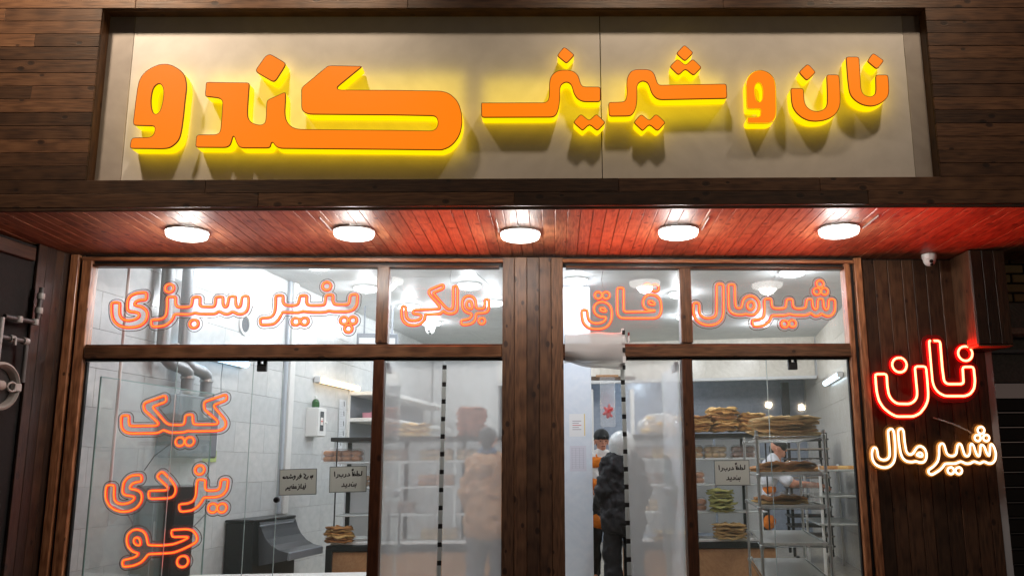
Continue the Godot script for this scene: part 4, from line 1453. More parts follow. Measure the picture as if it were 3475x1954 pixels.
	for y in [2.62, 2.27]:
		put("board", bx(V(0.26, y, 0), V(0.50, 0.05, 3.2), 0.006), M.white, sh)
	put("end_panel", bx(V(0.012, 2.32, 1.59), V(0.03, 0.72, 0.03), 0.004), M.white, sh)
	put("back_panel", bx(V(0.010, 2.30, 0), V(0.012, 0.72, 3.2), 0.0), M.grey_paint, sh)
	var rb := thing("pink_box", "pink printed carton lying on the lower board of the white wall shelf", "carton", IX * at(V(0.25, 2.297, -5.75), 0.2))
	put("carton", bx(V(0, 0.04, 0), V(0.30, 0.08, 0.26), 0.006), mottled(Color(0.62, 0.33, 0.40), Color(0.80, 0.62, 0.66), 0.3, 71, 0.5, 4.0), rb)
	put("lid_flap", bx(V(0.05, 0.085, 0.05), V(0.2, 0.012, 0.14), 0.003), mottled(Color(0.62, 0.33, 0.40), Color(0.80, 0.62, 0.66), 0.3, 72, 0.5, 4.0), rb)
	# low white bench near the glass
	var wb := thing("white_bench", "low white bench top just inside the left window at the bottom edge", "bench", at(V(-2.0, FLOOR, -0.75)))
	put("top", bx(V(0, 0.515, 0), V(1.45, 0.03, 0.5), 0.006), M.white, wb)
	for x in [-0.66, 0.66]:
		for z in [-0.2, 0.2]:
			put("leg", bx(V(x, 0.25, z), V(0.04, 0.5, 0.04), 0.004), M.white, wb)
	# fan coil box hanging from the ceiling
	var fc := thing("fan_heater", "grey box heater hanging from the ceiling beyond the left mullion", "heater", at(V(-1.98, 3.28, -5.0), 0.1))
	put("case", bx(V(0, 0, 0), V(0.52, 0.16, 0.32), 0.01), M.grey_paint, fc)
	put("louver", bx(V(0, -0.02, 0.163), V(0.46, 0.08, 0.01), 0.003), M.rim, fc)
	for x in [-0.18, 0.18]:
		put("hanger", bx(V(x, 0.27, 0), V(0.02, 0.40, 0.02), 0.0), M.grey_paint, fc)

# ---------------------------------------------------------------- bread
func loaf_mesh(sd: int, rx: float, rz: float, th: float) -> ArrayMesh:
	var st := mb()
	var n := noise(sd, 1.0, 3)
	var nu := 26
	var nr := 5
	var top := func(i: int, j: int, up: float) -> Vector3:
		var a := TAU * i / nu
		var e := 1.0 + 0.22 * n.get_noise_2d(cos(a) * 2.0 + sd, sin(a) * 2.0)
		var r := float(j) / nr
		var cx := signf(cos(a)) * pow(absf(cos(a)), 0.55) * rx * e * r
		var cz := signf(sin(a)) * pow(absf(sin(a)), 0.55) * rz * e * r
		var bend := 0.030 * n.get_noise_2d(cx * 6.0, cz * 6.0 + sd * 3.0) + 0.016 * n.get_noise_2d(cx * 14.0 + 8.0, cz * 14.0)
		var edge := sqrt(maxf(0.0, 1.0 - pow(r, 4.0)))
		return V(cx, bend + up * th * 0.5 * edge + (up * 0.004 * n.get_noise_2d(cx * 40.0, cz * 40.0 + 3.0)), cz)
	for up in [-1.0, 1.0]:
		for i in nu:
			for j in nr:
				var v := [top.call(i, j, up), top.call(i + 1, j, up), top.call(i + 1, j + 1, up), top.call(i, j + 1, up)]
				var ns := []
				for w in [[i, j], [i + 1, j], [i + 1, j + 1], [i, j + 1]]:
					var p: Vector3 = top.call(w[0], w[1], up)
					var r := float(w[1]) / nr
					ns.append((V(p.x * r * r * 1.2 / rx, up * (1.05 - r * r), p.z * r * r * 1.2 / rz) + V(0, 0.001 * up, 0)).normalized())
				if j > 0:
					tri3(st, [v[0], v[1], v[2]], [ns[0], ns[1], ns[2]])
				tri3(st, [v[0], v[2], v[3]], [ns[0], ns[2], ns[3]])
	return st.commit()

func bread_mat(sd: int, c0: Color, c1: Color) -> StandardMaterial3D:
	return mottled(c0, c1, 0.13, sd, 0.75, 3.0)

func bread_stack(p: Vector3, n: int, rx: float, rz: float, th: float, gap: float, yaw: float, kind: String, stack: String, group: String, mats: Array, spread := 0.028) -> void:
	var ms := []
	for k in 7:
		var key := "loaf%d_%.2f_%.2f" % [k, rx, rz]
		if not mesh_cache.has(key):
			mesh_cache[key] = loaf_mesh(20 + k * 7, rx, rz, th)
		ms.append(mesh_cache[key])
	var ord := ["topmost", "second from top", "third from top", "fourth from top", "fifth from top", "sixth from top", "seventh from top", "eighth from top", "ninth from top", "tenth from top", "eleventh from top", "twelfth from top", "thirteenth from top"]
	for i in n:
		var label: String = kind + ", " + ("lowest" if i == 0 else ord[n - 1 - i]) + " in " + stack
		var o := tag(put(numbered("flatbread"), ms[rng.randi() % 7], mats[rng.randi() % mats.size()], self), label, "flatbread", group) as MeshInstance3D
		o.transform = Transform3D(Basis(Vector3.UP, yaw + rng.randf_range(-0.10, 0.10) + (PI if rng.randf() < 0.5 else 0.0)).scaled(V(rng.randf_range(0.93, 1.05), 1, rng.randf_range(0.93, 1.05))), p + V(rng.randf_range(-spread, spread), th * 0.5 + gap * i, rng.randf_range(-spread, spread)))

func displays() -> void:
	var X := Transform3D(Basis(Vector3.UP, -0.07), V(0.3, 0, -3.17))
	var gold := [bread_mat(81, Color(0.62, 0.38, 0.15), Color(0.90, 0.72, 0.42)), bread_mat(82, Color(0.50, 0.28, 0.12), Color(0.82, 0.61, 0.33)), bread_mat(83, Color(0.72, 0.52, 0.25), Color(0.93, 0.80, 0.54))]
	var pale := [bread_mat(84, Color(0.72, 0.58, 0.36), Color(0.92, 0.84, 0.64)), bread_mat(85, Color(0.62, 0.45, 0.26), Color(0.86, 0.74, 0.50))]
	var green := [bread_mat(86, Color(0.52, 0.52, 0.24), Color(0.76, 0.74, 0.48))]
	M.gold = gold
	M.pale = pale
	var spec := [[-2.47, -0.55, "left"], [0.72, 2.33, "right"]]
	for s in spec:
		var x0: float = s[0]
		var x1: float = s[1]
		var w := x1 - x0
		var o := thing("bread_display", "black framed bread display rack on a brown counter, %s of the white column" % s[2], "display rack", X)
		put("counter", bx(V((x0 + x1) / 2, 0.50, -0.28), V(w, 0.50, 0.54), 0.006), M.counter, o)
		put("counter_top", bx(V((x0 + x1) / 2, 0.79, -0.28), V(w + 0.03, 0.06, 0.60), 0.006), M.charcoal, o)
		put("end_post", bx(V(x0 + 0.02, 0.53, 0.0), V(0.07, 0.50, 0.05), 0.005), M.charcoal, o)
		put("white_ledge", bx(V((x0 + x1) / 2, 0.835, -0.26), V(w - 0.05, 0.025, 0.5), 0.003), M.white, o)
		for y in [1.125, 1.415, 1.69]:
			var b := put("shelf_board", bx(V((x0 + x1) / 2, y, -0.27), V(w - 0.12, 0.018, 0.46), 0.003), mat(Color(0.74, 0.76, 0.76), 0.3), o)
			for k in 3:
				if rng.randf() < 0.75:
					put("price_card", bx(V(-w / 2 + 0.3 + k * w / 3.2 + rng.randf_range(-0.1, 0.1), -0.045, 0.236), V(0.10, 0.085, 0.003), 0.0), M.paper, b, V((x0 + x1) / 2, y, -0.27) - V((x0 + x1) / 2, y, -0.27))
		put("top_board", bx(V((x0 + x1) / 2, 1.945, -0.27), V(w + 0.04, 0.045, 0.52), 0.005), M.charcoal, o)
		var xx := x0 + 0.07
		while xx < x1:
			put("upright", bx(V(xx, 1.39, -0.48), V(0.045, 1.08, 0.04), 0.004), M.charcoal, o)
			xx += 0.66
		for xe in [x0 + 0.05, x1 - 0.05]:
			put("front_post", bx(V(xe, 1.39, -0.03), V(0.014, 1.08, 0.014), 0.002), M.charcoal, o)
		var n := int(w / 0.5)
		for k in n:
			put("back_panel", bx(V(x0 + w * (k + 0.5) / n, 1.40, -0.515), V(w / n - 0.03, 1.04, 0.012), 0.003), M.back_panel, o)
	# stacks on top
	var g := "flatbreads stacked on the display racks"
	bread_stack(V(1.86, 1.995, -3.10), 7, 0.13, 0.16, 0.022, 0.023, 0.0, "golden flatbread", "the half hidden stack by the right door post", g, gold)
	bread_stack(V(2.13, 1.995, -3.12), 11, 0.155, 0.17, 0.022, 0.0225, 0.1, "golden flatbread", "the tallest stack on the right rack", g, gold)
	bread_stack(V(2.43, 1.995, -3.10), 8, 0.15, 0.17, 0.022, 0.023, -0.1, "golden flatbread", "the stack just left of the steel rack", g, gold)
	bread_stack(V(-1.28, 1.975, -3.36), 6, 0.17, 0.16, 0.022, 0.022, 0.0, "pale flatbread", "the low stack behind the left curtain", g, pale)
	bread_stack(V(-2.05, 0.855, -3.42), 6, 0.15, 0.16, 0.022, 0.026, 0.2, "golden flatbread", "the stack on the left display counter", g, gold, 0.03)
	bread_stack(V(1.55, 0.855, -3.12), 3, 0.20, 0.17, 0.024, 0.03, 0.0, "pale flatbread", "the flat pile on the right counter", g, pale)
	bread_stack(V(2.08, 1.14, -3.08), 7, 0.13, 0.14, 0.024, 0.034, 0.0, "greenish flatbread", "the stack on the lowest right shelf", g, green)
	bread_stack(V(2.15, 0.855, -3.06), 5, 0.16, 0.15, 0.024, 0.032, 0.3, "pale flatbread", "the counter stack under the greenish one", g, pale)
	bread_stack(V(-0.64, 1.975, -3.30), 13, 0.155, 0.17, 0.022, 0.023, 0.2, "reddish flatbread", "the high pile behind the beige jacket", g, [bread_mat(87, Color(0.52, 0.24, 0.14), Color(0.74, 0.48, 0.36))], 0.03)
	# packs of pastry on the shelves
	var packs := [[-2.10, 1.70, 0.42, 4, 0, "orange sponge cakes in a clear pack at the left end of the left rack"], [-1.52, 1.70, 0.30, 3, 1, "cookies in a clear bag on the upper left shelf beside the post"], [-1.05, 1.70, 0.36, 4, 2, "pale pastries in a clear pack on the upper left shelf by the magnet strip"], [-0.68, 1.70, 0.26, 3, 2, "pale pastries in a clear pack on the upper left shelf beside the man"], [-1.75, 1.425, 0.32, 3, 2, "cookies in a crumpled bag on the middle left shelf"], [-1.05, 1.425, 0.38, 4, 0, "brown pastries in a pack on the middle left shelf"],
		[-1.45, 1.135, 0.36, 3, 1, "flat pastries on the lowest left shelf"], [-1.0, 0.85, 0.40, 4, 2, "long pale loaves on the left counter"],
		[1.20, 1.70, 0.30, 3, 1, "dark cakes in a box on the upper right shelf behind the curtain"], [1.50, 1.70, 0.34, 4, 3, "yellow pastries in a shiny bag on the upper right shelf"], [1.78, 1.70, 0.24, 4, 2, "row of small pale cakes in a clear pack right of the door post"], [2.05, 1.70, 0.22, 3, 2, "ring cakes in a clear bag on the upper right shelf"], [2.36, 1.70, 0.24, 3, 1, "brown cakes in a clear box at the right end of the upper shelf"], [1.30, 1.425, 0.34, 3, 1, "dark cakes in stacked boxes on the middle right shelf"], [1.78, 1.425, 0.26, 3, 0, "orange pastries on the middle right shelf beside the notice"], [1.25, 1.135, 0.30, 3, 2, "bread pieces in a tied bag on the lowest right shelf"], [1.75, 1.135, 0.34, 4, 0, "flat orange pastries on the lowest right shelf left of the greenish stack"]]
	var cols := [Color(0.72, 0.43, 0.18), Color(0.45, 0.27, 0.15), Color(0.76, 0.62, 0.38), Color(0.82, 0.64, 0.20)]
	var pm := []
	for k in 4:
		pm.append(mottled(cols[k].darkened(0.25), cols[k].lightened(0.15), 0.2, 90 + k, 0.6, 5.0))
	for q in packs:
		var lx: float = q[0]
		var o := thing("pastry_pack", q[5], "pastry pack", Transform3D(X.basis, X * V(lx - 0.3, q[1], -0.22)), "pastry packs on the display racks")
		var n: int = q[3]
		var w: float = q[2]
		for r in 2:
			for i in n:
				var st := mb()
				var cx := -w / 2 + w * (i + 0.5) / n
				body(st, [[V(-w / n * 0.22, 0.0, -0.05), V(w / n * 0.22, 0.0, -0.05), 0.034, 0.034], [V(-w / n * 0.22, 0.0, 0.05), V(w / n * 0.22, 0.0, 0.05), 0.034, 0.034]], 0.016, 0.03)
				if mesh_cache.has("cake%.3f" % (w / n)):
					pass
				else:
					mesh_cache["cake%.3f" % (w / n)] = st.commit()
				put("pastry", mesh_cache["cake%.3f" % (w / n)], pm[q[4]], o, V(cx, 0.036 + r * 0.062, rng.randf_range(-0.02, 0.02)))
		put("tray", bx(V(0, 0.004, 0), V(w + 0.02, 0.008, 0.2), 0.002), M.white, o)
		put("wrapper", bx(V(0, 0.075, 0), V(w + 0.03, 0.15, 0.21), 0.03), M.clear_film, o)
	# big tied bag on the right rack top
	var bag := thing("bread_bag", "big clear bag of round rolls on top of the right display rack behind the curtain", "bag", at(V(1.42, 1.97, -3.12)))
	for i in 9:
		var st := mb()
		lathe(st, PackedVector2Array([Vector2(0, -0.03), Vector2(0.05, -0.028), Vector2(0.065, 0.0), Vector2(0.05, 0.028), Vector2(0, 0.036)]), 16)
		put("roll", st, pale[i % 2], bag, V(-0.15 + (i % 4) * 0.1 + (0.05 if i > 3 else 0.0), 0.035 + (0 if i < 4 else (1 if i < 7 else 2)) * 0.062, rng.randf_range(-0.05, 0.05)))
	put("bag_film", bodymesh([[V(-0.15, 0.07, 0), V(0.15, 0.07, 0), 0.10, 0.10], [V(-0.08, 0.14, 0), V(0.10, 0.15, 0), 0.085, 0.07]], 0.03, 0.04), film(Color(0.88, 0.88, 0.87), 0.35, 0.2), bag)

func racks() -> void:
	# steel rack of trays, aligned with the room
	var bas := Basis(Vector3.UP, -0.196)
	var R := Transform3D(bas, V(2.12, 0, -0.72))
	var o := thing("steel_rack", "tall steel wire rack with trays behind the right window", "rack", R)
	var ys := [0.70, 0.967, 1.265, 1.53, 1.845]
	var dx := 0.27
	var dz := 1.72
	for sx in [-dx, dx]:
		for z in [0.0, -dz]:
			var st := mb()
			tube(st, PackedVector3Array([V(sx, FLOOR, z), V(sx, 1.90, z)]), 0.0135, false, 10)
			var p := put("post", st, M.steel, o)
			for y in ys:
				st = mb()
				lathe(st, PackedVector2Array([Vector2(0.014, -0.02), Vector2(0.020, -0.016), Vector2(0.020, 0.012), Vector2(0.014, 0.018)]), 12, V(sx, y, z))
				put("collar", st, M.steel, p)
	for y in ys:
		var st := mb()
		tube(st, PackedVector3Array([V(-dx, y, 0), V(dx, y, 0), V(dx, y, -dz), V(-dx, y, -dz)]), 0.006, true, 6)
		var f := put("shelf_frame", st, M.steel, o)
		if y > 1.8:
			st = mb()
			for i in 12:
				tube(st, PackedVector3Array([V(-dx, y + 0.002, -0.07 - i * 0.14), V(dx, y + 0.002, -0.07 - i * 0.14)]), 0.0028, false, 5)
			put("shelf_wires", st, M.steel, f)
		else:
			st = mb()
			box(st, V(0, y + 0.010, -dz / 2), V(dx * 2 - 0.03, 0.010, dz - 0.06), 0.003)
			for sg in [-1.0, 1.0]:
				box(st, V(sg * (dx - 0.018), y + 0.018, -dz / 2), V(0.008, 0.026, dz - 0.06), 0.002)
			box(st, V(0, y + 0.018, -0.034), V(dx * 2 - 0.03, 0.026, 0.008), 0.002)
			put("tray", st, M.tray, f)
	bread_stack(R * V(0.0, 1.862, -0.40), 6, 0.285, 0.26, 0.026, 0.027, -0.15, "long folded flatbread", "the stack topping the steel rack", "flatbreads on the steel rack", M.pale, 0.025)
	bread_stack(R * V(-0.02, 1.555, -0.34), 3, 0.24, 0.24, 0.026, 0.028, 0.1, "golden flatbread", "the bag on the steel rack's second tray", "flatbreads on the steel rack", M.gold)
	bread_stack(R * V(-0.05, 1.292, -0.55), 2, 0.22, 0.22, 0.026, 0.028, 0.0, "golden flatbread", "the open bag on the steel rack", "flatbreads on the steel rack", M.gold)
	for q in [[V(0.06, 1.56, -0.36), 1.0, "crumpled clear bag round the breads on the second tray of the steel rack", 0.10], [V(0.05, 1.30, -0.55), 1.25, "big open clear bag over the orange bread on the third tray of the steel rack", 0.17]]:
		var st := mb()
		var h: float = q[3]
		var bones := []
		for i in 9:
			bones.append([V(-0.20 + i * 0.05, 0.02, rng.randf_range(-0.08, 0.08)), V(-0.16 + i * 0.045, h * (0.35 + 0.08 * i) * rng.randf_range(0.8, 1.1), rng.randf_range(-0.08, 0.08)), 0.045, 0.028])
		body(st, bones, 0.02, 0.03)
		var b := tag(put(numbered("clear_bag"), st, M.clear_film, self), q[2], "bag") as MeshInstance3D
		b.transform = R * at(q[0])
	# white rack by the right wall
	var W := Transform3D(Basis(Vector3.UP, -0.196), V(3.78, 0, -4.23))
	var w := thing("white_tray_rack", "low white rack with steel trays against the right wall", "rack", W)
	for sx in [-0.20, 0.26]:
		for z in [0.0, -1.5]:
			for k in 2:
				put("post", bx(V(sx + 0.02 * k, 0.95, z - 0.03 * k), V(0.018, 1.36, 0.018), 0.003), M.white, w)
	for y in [0.90, 1.235, 1.545]:
		var st := mb()
		box(st, V(0.03, y, -0.75), V(0.54, 0.012, 1.6), 0.003)
		box(st, V(0.03, y + 0.008, 0.046), V(0.54, 0.024, 0.008), 0.002)
		put("tray", st, M.tray, w)
	for i in 10:
		var st := mb()
		body(st, [[V(-0.05, 0, 0), V(0.05, 0, 0), 0.035, 0.035]], 0.015, 0.02)
		var o2 := tag(put(numbered("pastry"), st if i == 0 else mesh_cache["roll"], M.gold[i % 3], self), "golden pastry, %s in the %s row on the white rack" % [["first from left", "second from left", "third from left", "fourth from left"][i % 4], ["front", "middle", "back"][i / 4]], "pastry", "pastries on the white rack") as MeshInstance3D
		if i == 0:
			mesh_cache["roll"] = o2.mesh
		o2.transform = W * at(V(-0.16 + (i % 4) * 0.125, 1.575, -0.03 - 0.16 * (i / 4)))
	# dark trolley with many trays
	var K := Transform3D(Basis(Vector3.UP, -0.196), V(4.02, 0, -5.95))
	var k := thing("tray_trolley", "black trolley full of dark trays behind the steel rack", "trolley", K)
	for sx in [-0.26, 0.26]:
		for z in [0.0, -0.6]:
			put("post", bx(V(sx, 1.22, z), V(0.04, 1.72, 0.04), 0.004), M.charcoal, k)
	for i in 12:
		put("tray", bx(V(0, 0.50 + i * 0.135, -0.3), V(0.60, 0.022, 0.66), 0.004), mat(Color(0.20, 0.18, 0.17), 0.5) if i % 3 != 1 else mat(Color(0.55, 0.50, 0.45), 0.5), k)
	for sx in [-0.22, 0.22]:
		var st := mb()
		lathe(st, PackedVector2Array([Vector2(0, -0.02), Vector2(0.05, -0.02), Vector2(0.05, 0.02), Vector2(0, 0.02)]), 16, V(sx, FLOOR + 0.05, 0), Basis(V(0, 0, 1), PI / 2))
		put("caster", st, M.black, k)
	# hanging bag with a pink thing in the kitchen opening
	var h := thing("hanging_bag", "long clear plastic bag with a red bundle hanging behind the baker", "bag", at(V(1.05, 2.15, -5.0)))
	put("bag_film", bx(V(0, 0.32, 0), V(0.20, 0.66, 0.05), 0.012), M.clear_film, h)
	put("hanger_bar", bx(V(0, 0.66, 0), V(0.30, 0.03, 0.03), 0.004), M.counter, h)
	put("red_bundle", bodymesh([[V(-0.05, 0.16, 0), V(0.05, 0.22, 0), 0.02, 0.03], [V(0.0, 0.12, 0), V(0.02, 0.28, 0), 0.022, 0.015], [V(-0.04, 0.24, 0), V(0.05, 0.13, 0), 0.018, 0.018]], 0.012, 0.02), mat(Color(0.70, 0.15, 0.15), 0.5), h)
	var fr := thing("kitchen_door_frame", "white door frame at the kitchen opening left of the baker", "door frame", at(V(0.84, 0, -5.2)))
	put("upright", bx(V(0, 1.45, 0), V(0.07, 2.4, 0.08), 0.006), M.white, fr)
	put("upright", bx(V(0.56, 1.45, 0), V(0.05, 2.4, 0.08), 0.006), M.white, fr)
	put("head_rail", bx(V(0.28, 2.80, 0), V(0.66, 0.05, 0.08), 0.006), mat(Color(0.35, 0.28, 0.22), 0.5), fr)

# ---------------------------------------------------------------- people
func hand_bones(w: Vector3, dir: Vector3, palm: Vector3, s := 1.0) -> Array:
	# a palm and five bent fingers: dir runs to the fingertips, palm is the way the palm faces
	var sd := dir.cross(palm).normalized()
	var r := []
	var k0 := w + dir * 0.085 * s
	for i in 4:
		var o := sd * (0.033 - 0.022 * i) * s
		r.append([w + o * 0.6 + dir * 0.015 * s, k0 + o, 0.015 * s, 0.0125 * s])
		var l: float = [0.062, 0.074, 0.070, 0.054][i] * s
		var p1 := k0 + o + dir * l * 0.5 + palm * 0.008 * s
		var p2 := p1 + (dir * 0.7 + palm * 0.7).normalized() * l * 0.5
		r.append([k0 + o, p1, 0.0095 * s, 0.0085 * s])
		r.append([p1, p2, 0.0085 * s, 0.0075 * s])
	var t0 := w + sd * 0.03 * s + dir * 0.025 * s
	var t1 := t0 + (dir * 0.6 + sd * 0.6 + palm * 0.4).normalized() * 0.04 * s
	r.append([t0, t1, 0.013 * s, 0.010 * s])
	r.append([t1, t1 + (dir * 0.8 + palm * 0.5).normalized() * 0.032 * s, 0.010 * s, 0.0085 * s])
	return r

func head_bones(c: Vector3) -> Array:
	# a head looking along -z: skull, jaw, nose, brow, lips, ears, neck
	return [[c + V(0, 0.035, 0.02), c + V(0, 0.03, -0.02), 0.083, 0.080], [c + V(0, -0.03, -0.035), c + V(0, -0.075, -0.058), 0.058, 0.034], [c + V(0, 0.005, -0.098), c + V(0, -0.025, -0.110), 0.010, 0.013],
		[c + V(-0.04, 0.025, -0.086), c + V(0.04, 0.025, -0.086), 0.012, 0.012], [c + V(-0.018, -0.057, -0.088), c + V(0.018, -0.057, -0.088), 0.009, 0.009], [c + V(-0.082, 0.01, 0.005), c + V(-0.084, -0.035, 0.0), 0.013, 0.010], [c + V(0.082, 0.01, 0.005), c + V(0.084, -0.035, 0.0), 0.013, 0.010],
		[c + V(0, -0.05, 0.01), c + V(0, -0.16, 0.025), 0.055, 0.058]]

func limbs(hip: Vector3, knee: Vector3, ank: Vector3, toe: Vector3) -> Array:
	return [[hip, knee, 0.085, 0.056], [knee, ank, 0.056, 0.038], [ank, toe, 0.042, 0.030]]

func person(label: String, tf: Transform3D) -> Node3D:
	return thing("person", label, "person", tf)

func dressed(o: Node3D, head: Vector3, torso: Array, legs: Array, arms: Array, hands: Array) -> MeshInstance3D:
	var st := mb()
	body(st, torso + legs + arms, 0.026, 0.03)
	body(st, head_bones(head), 0.010, 0.014)
	for h in hands:
		body(st, h, 0.006, 0.006)
	return put("body", st, M.skin, o)

func people() -> void:
	var legs := mirrored(limbs(V(0.10, 0.90, 0), V(0.115, 0.49, -0.02), V(0.115, 0.09, 0.02), V(0.125, 0.04, -0.14)))
	var torso := [[V(-0.09, 0.95, 0), V(0.09, 0.95, 0), 0.105, 0.105], [V(-0.07, 1.15, 0), V(0.07, 1.15, 0), 0.095, 0.095], [V(-0.11, 1.36, 0), V(0.11, 1.36, 0), 0.062, 0.062], [V(0, 1.0, 0), V(0, 1.34, 0), 0.105, 0.095]]
	# customer with helmet, seen from behind
	var a := person("person with silver helmet and dark hooded jacket standing in the right doorway", at(V(0.945, FLOOR, -2.62), 0.12))
	var arms := mirrored([[V(0.155, 1.36, 0.01), V(0.215, 1.11, 0.025), 0.042, 0.038], [V(0.215, 1.11, 0.025), V(0.205, 0.93, -0.15), 0.036, 0.030]])
	dressed(a, V(0, 1.56, 0), torso, legs, arms, [hand_bones(V(0.205, 0.915, -0.165), V(-0.15, -0.75, -0.6).normalized(), V(-0.9, 0.1, -0.1).normalized()), hand_bones(V(-0.205, 0.915, -0.165), V(0.15, -0.75, -0.6).normalized(), V(0.9, 0.1, -0.1).normalized())])
	var navy := mottled(Color(0.055, 0.058, 0.075), Color(0.085, 0.088, 0.105), 0.12, 101, 0.75, 2.0)
	var jk := [[V(-0.115, 1.385, 0.01), V(0.115, 1.385, 0.01), 0.078, 0.078], [V(0, 1.36, 0.01), V(0, 0.80, 0.01), 0.12, 0.14], [V(-0.06, 1.45, 0.0), V(0.06, 1.45, 0.0), 0.06, 0.06], [V(-0.06, 1.38, 0.10), V(0.06, 1.38, 0.10), 0.05, 0.05], [V(-0.09, 1.42, 0.05), V(-0.03, 1.31, 0.125), 0.042, 0.026], [V(0.09, 1.42, 0.05), V(0.03, 1.31, 0.125), 0.042, 0.026]]
	jk += mirrored([[V(0.075, 1.34, 0.01), V(0.085, 0.79, 0.01), 0.095, 0.135], [V(0.15, 1.36, 0.01), V(0.215, 1.10, 0.03), 0.070, 0.068], [V(0.215, 1.10, 0.03), V(0.205, 0.93, -0.13), 0.068, 0.052]])
	put("jacket", garment(jk, 0.016, 0.035, 0.034), navy, a)
	var tr := mirrored([[V(0.09, 0.88, 0), V(0.118, 0.50, -0.01), 0.108, 0.082], [V(0.118, 0.50, -0.01), V(0.118, 0.13, 0.025), 0.082, 0.075], [V(0.12, 0.30, 0.03), V(0.12, 0.22, 0.03), 0.080, 0.082], [V(0.12, 0.17, 0.02), V(0.12, 0.13, 0.03), 0.085, 0.083], [V(0.115, 0.55, -0.02), V(0.118, 0.47, 0.0), 0.086, 0.086]])
	put("trousers", garment(tr, 0.02, 0.025), mottled(Color(0.045, 0.045, 0.055), Color(0.07, 0.07, 0.08), 0.12, 102, 0.8, 2.0), a)
	put("shoes", bodymesh(mirrored([[V(0.12, 0.05, 0.04), V(0.13, 0.04, -0.17), 0.05, 0.042]]), 0.016, 0.02), M.black, a)
	var st := mb()
	body(st, [[V(0, 1.585, 0.015), V(0, 1.575, -0.015), 0.134, 0.130], [V(0, 1.50, 0.01), V(0, 1.50, -0.03), 0.118, 0.115]], 0.016, 0.03)
	var hm := put("helmet", st, mottled(Color(0.66, 0.69, 0.70), Color(0.76, 0.78, 0.78), 0.1, 103, 0.25, 2.0), a)
	hm.material_override.clearcoat_enabled = true
	st = mb()
	tube(st, PackedVector3Array([V(-0.118, 1.445, -0.02), V(-0.10, 1.44, 0.07), V(0, 1.435, 0.122), V(0.10, 1.44, 0.07), V(0.118, 1.445, -0.02)]), 0.016)
	put("helmet_rim", st, M.black, hm)
	put("helmet_badge", bx(V(0.075, 1.50, 0.112), V(0.03, 0.035, 0.006), 0.002), M.charcoal, hm)
	# man in a beige jacket behind the left curtain
	var b := person("person in beige hooded jacket and grey trousers behind the left plastic curtain", at(V(-0.42, FLOOR, -2.42), -0.25))
	dressed(b, V(0, 1.62, 0), torso, legs, arms, [hand_bones(V(0.205, 0.915, -0.165), V(-0.15, -0.75, -0.6).normalized(), V(-0.9, 0.1, -0.1).normalized()), hand_bones(V(-0.205, 0.915, -0.165), V(0.15, -0.75, -0.6).normalized(), V(0.9, 0.1, -0.1).normalized())])
	put("hair", bodymesh([[V(0, 1.665, 0.03), V(0, 1.67, -0.02), 0.090, 0.084], [V(0, 1.60, 0.055), V(0, 1.57, 0.055), 0.062, 0.05]], 0.014, 0.02), M.hair, b)
	var bj := jk.duplicate()
	put("jacket", garment(bj, 0.017, 0.035, 0.034), mottled(Color(0.58, 0.42, 0.28), Color(0.68, 0.51, 0.36), 0.12, 104, 0.8, 2.0), b)
	put("collar", bodymesh([[V(-0.05, 1.50, 0.03), V(0.05, 1.50, 0.03), 0.055, 0.055]], 0.016, 0.02), mat(Color(0.25, 0.32, 0.42), 0.8), b)
	put("trousers", garment(tr, 0.022, 0.025), mottled(Color(0.30, 0.30, 0.32), Color(0.38, 0.38, 0.40), 0.12, 105, 0.8, 2.0), b)
	put("shoes", bodymesh(mirrored([[V(0.12, 0.05, 0.04), V(0.13, 0.04, -0.17), 0.05, 0.042]]), 0.018, 0.02), M.charcoal, b)
	# baker facing the customer
	var c := person("person in a white shirt, orange apron and dark cap behind the customer with the helmet", at(V(0.90, FLOOR, -4.35), PI + 0.15))
	var arms2 := mirrored([[V(0.19, 1.42, 0.0), V(0.265, 1.16, 0.0), 0.055, 0.045], [V(0.265, 1.16, 0.0), V(0.17, 1.05, -0.22), 0.043, 0.032]])
	dressed(c, V(0, 1.66, 0), torso, legs, arms2, [hand_bones(V(0.165, 1.045, -0.23), V(-0.4, -0.1, -0.9).normalized(), V(-0.1, -0.9, 0.1).normalized()), hand_bones(V(-0.165, 1.045, -0.23), V(0.4, -0.1, -0.9).normalized(), V(0.1, -0.9, 0.1).normalized())])
	put("shirt", garment([[V(-0.15, 1.41, 0), V(0.15, 1.41, 0), 0.092, 0.092], [V(-0.09, 1.2, 0), V(0.09, 1.2, 0), 0.135, 0.135], [V(-0.09, 0.95, 0), V(0.09, 0.95, 0), 0.135, 0.135], [V(-0.04, 1.50, 0.0), V(0.04, 1.50, 0.0), 0.062, 0.062]] + mirrored([[V(0.19, 1.42, 0), V(0.265, 1.17, 0), 0.075, 0.066]]), 0.02, 0.03), mottled(Color(0.78, 0.77, 0.76), Color(0.85, 0.84, 0.83), 0.1, 106, 0.8, 2.0), c)
	put("apron", garment([[V(-0.11, 1.41, -0.065), V(0.11, 1.41, -0.065), 0.06, 0.06], [V(-0.13, 1.15, -0.075), V(0.13, 1.15, -0.075), 0.085, 0.085], [V(-0.08, 0.72, -0.06), V(0.08, 0.72, -0.06), 0.09, 0.09]], 0.02, 0.05), mottled(Color(0.78, 0.40, 0.05), Color(0.88, 0.50, 0.10), 0.12, 107, 0.8, 2.0), c)
	st = mb()
	tube(st, PackedVector3Array([V(-0.075, 1.42, -0.125), V(-0.085, 1.49, -0.07), V(-0.06, 1.54, 0.02), V(0.06, 1.54, 0.02), V(0.085, 1.49, -0.07), V(0.075, 1.42, -0.125)]), 0.010)
	put("apron_strap", st, mat(Color(0.80, 0.42, 0.06), 0.8), c)
	put("trousers", garment(tr, 0.024, 0.025), M.charcoal, c)
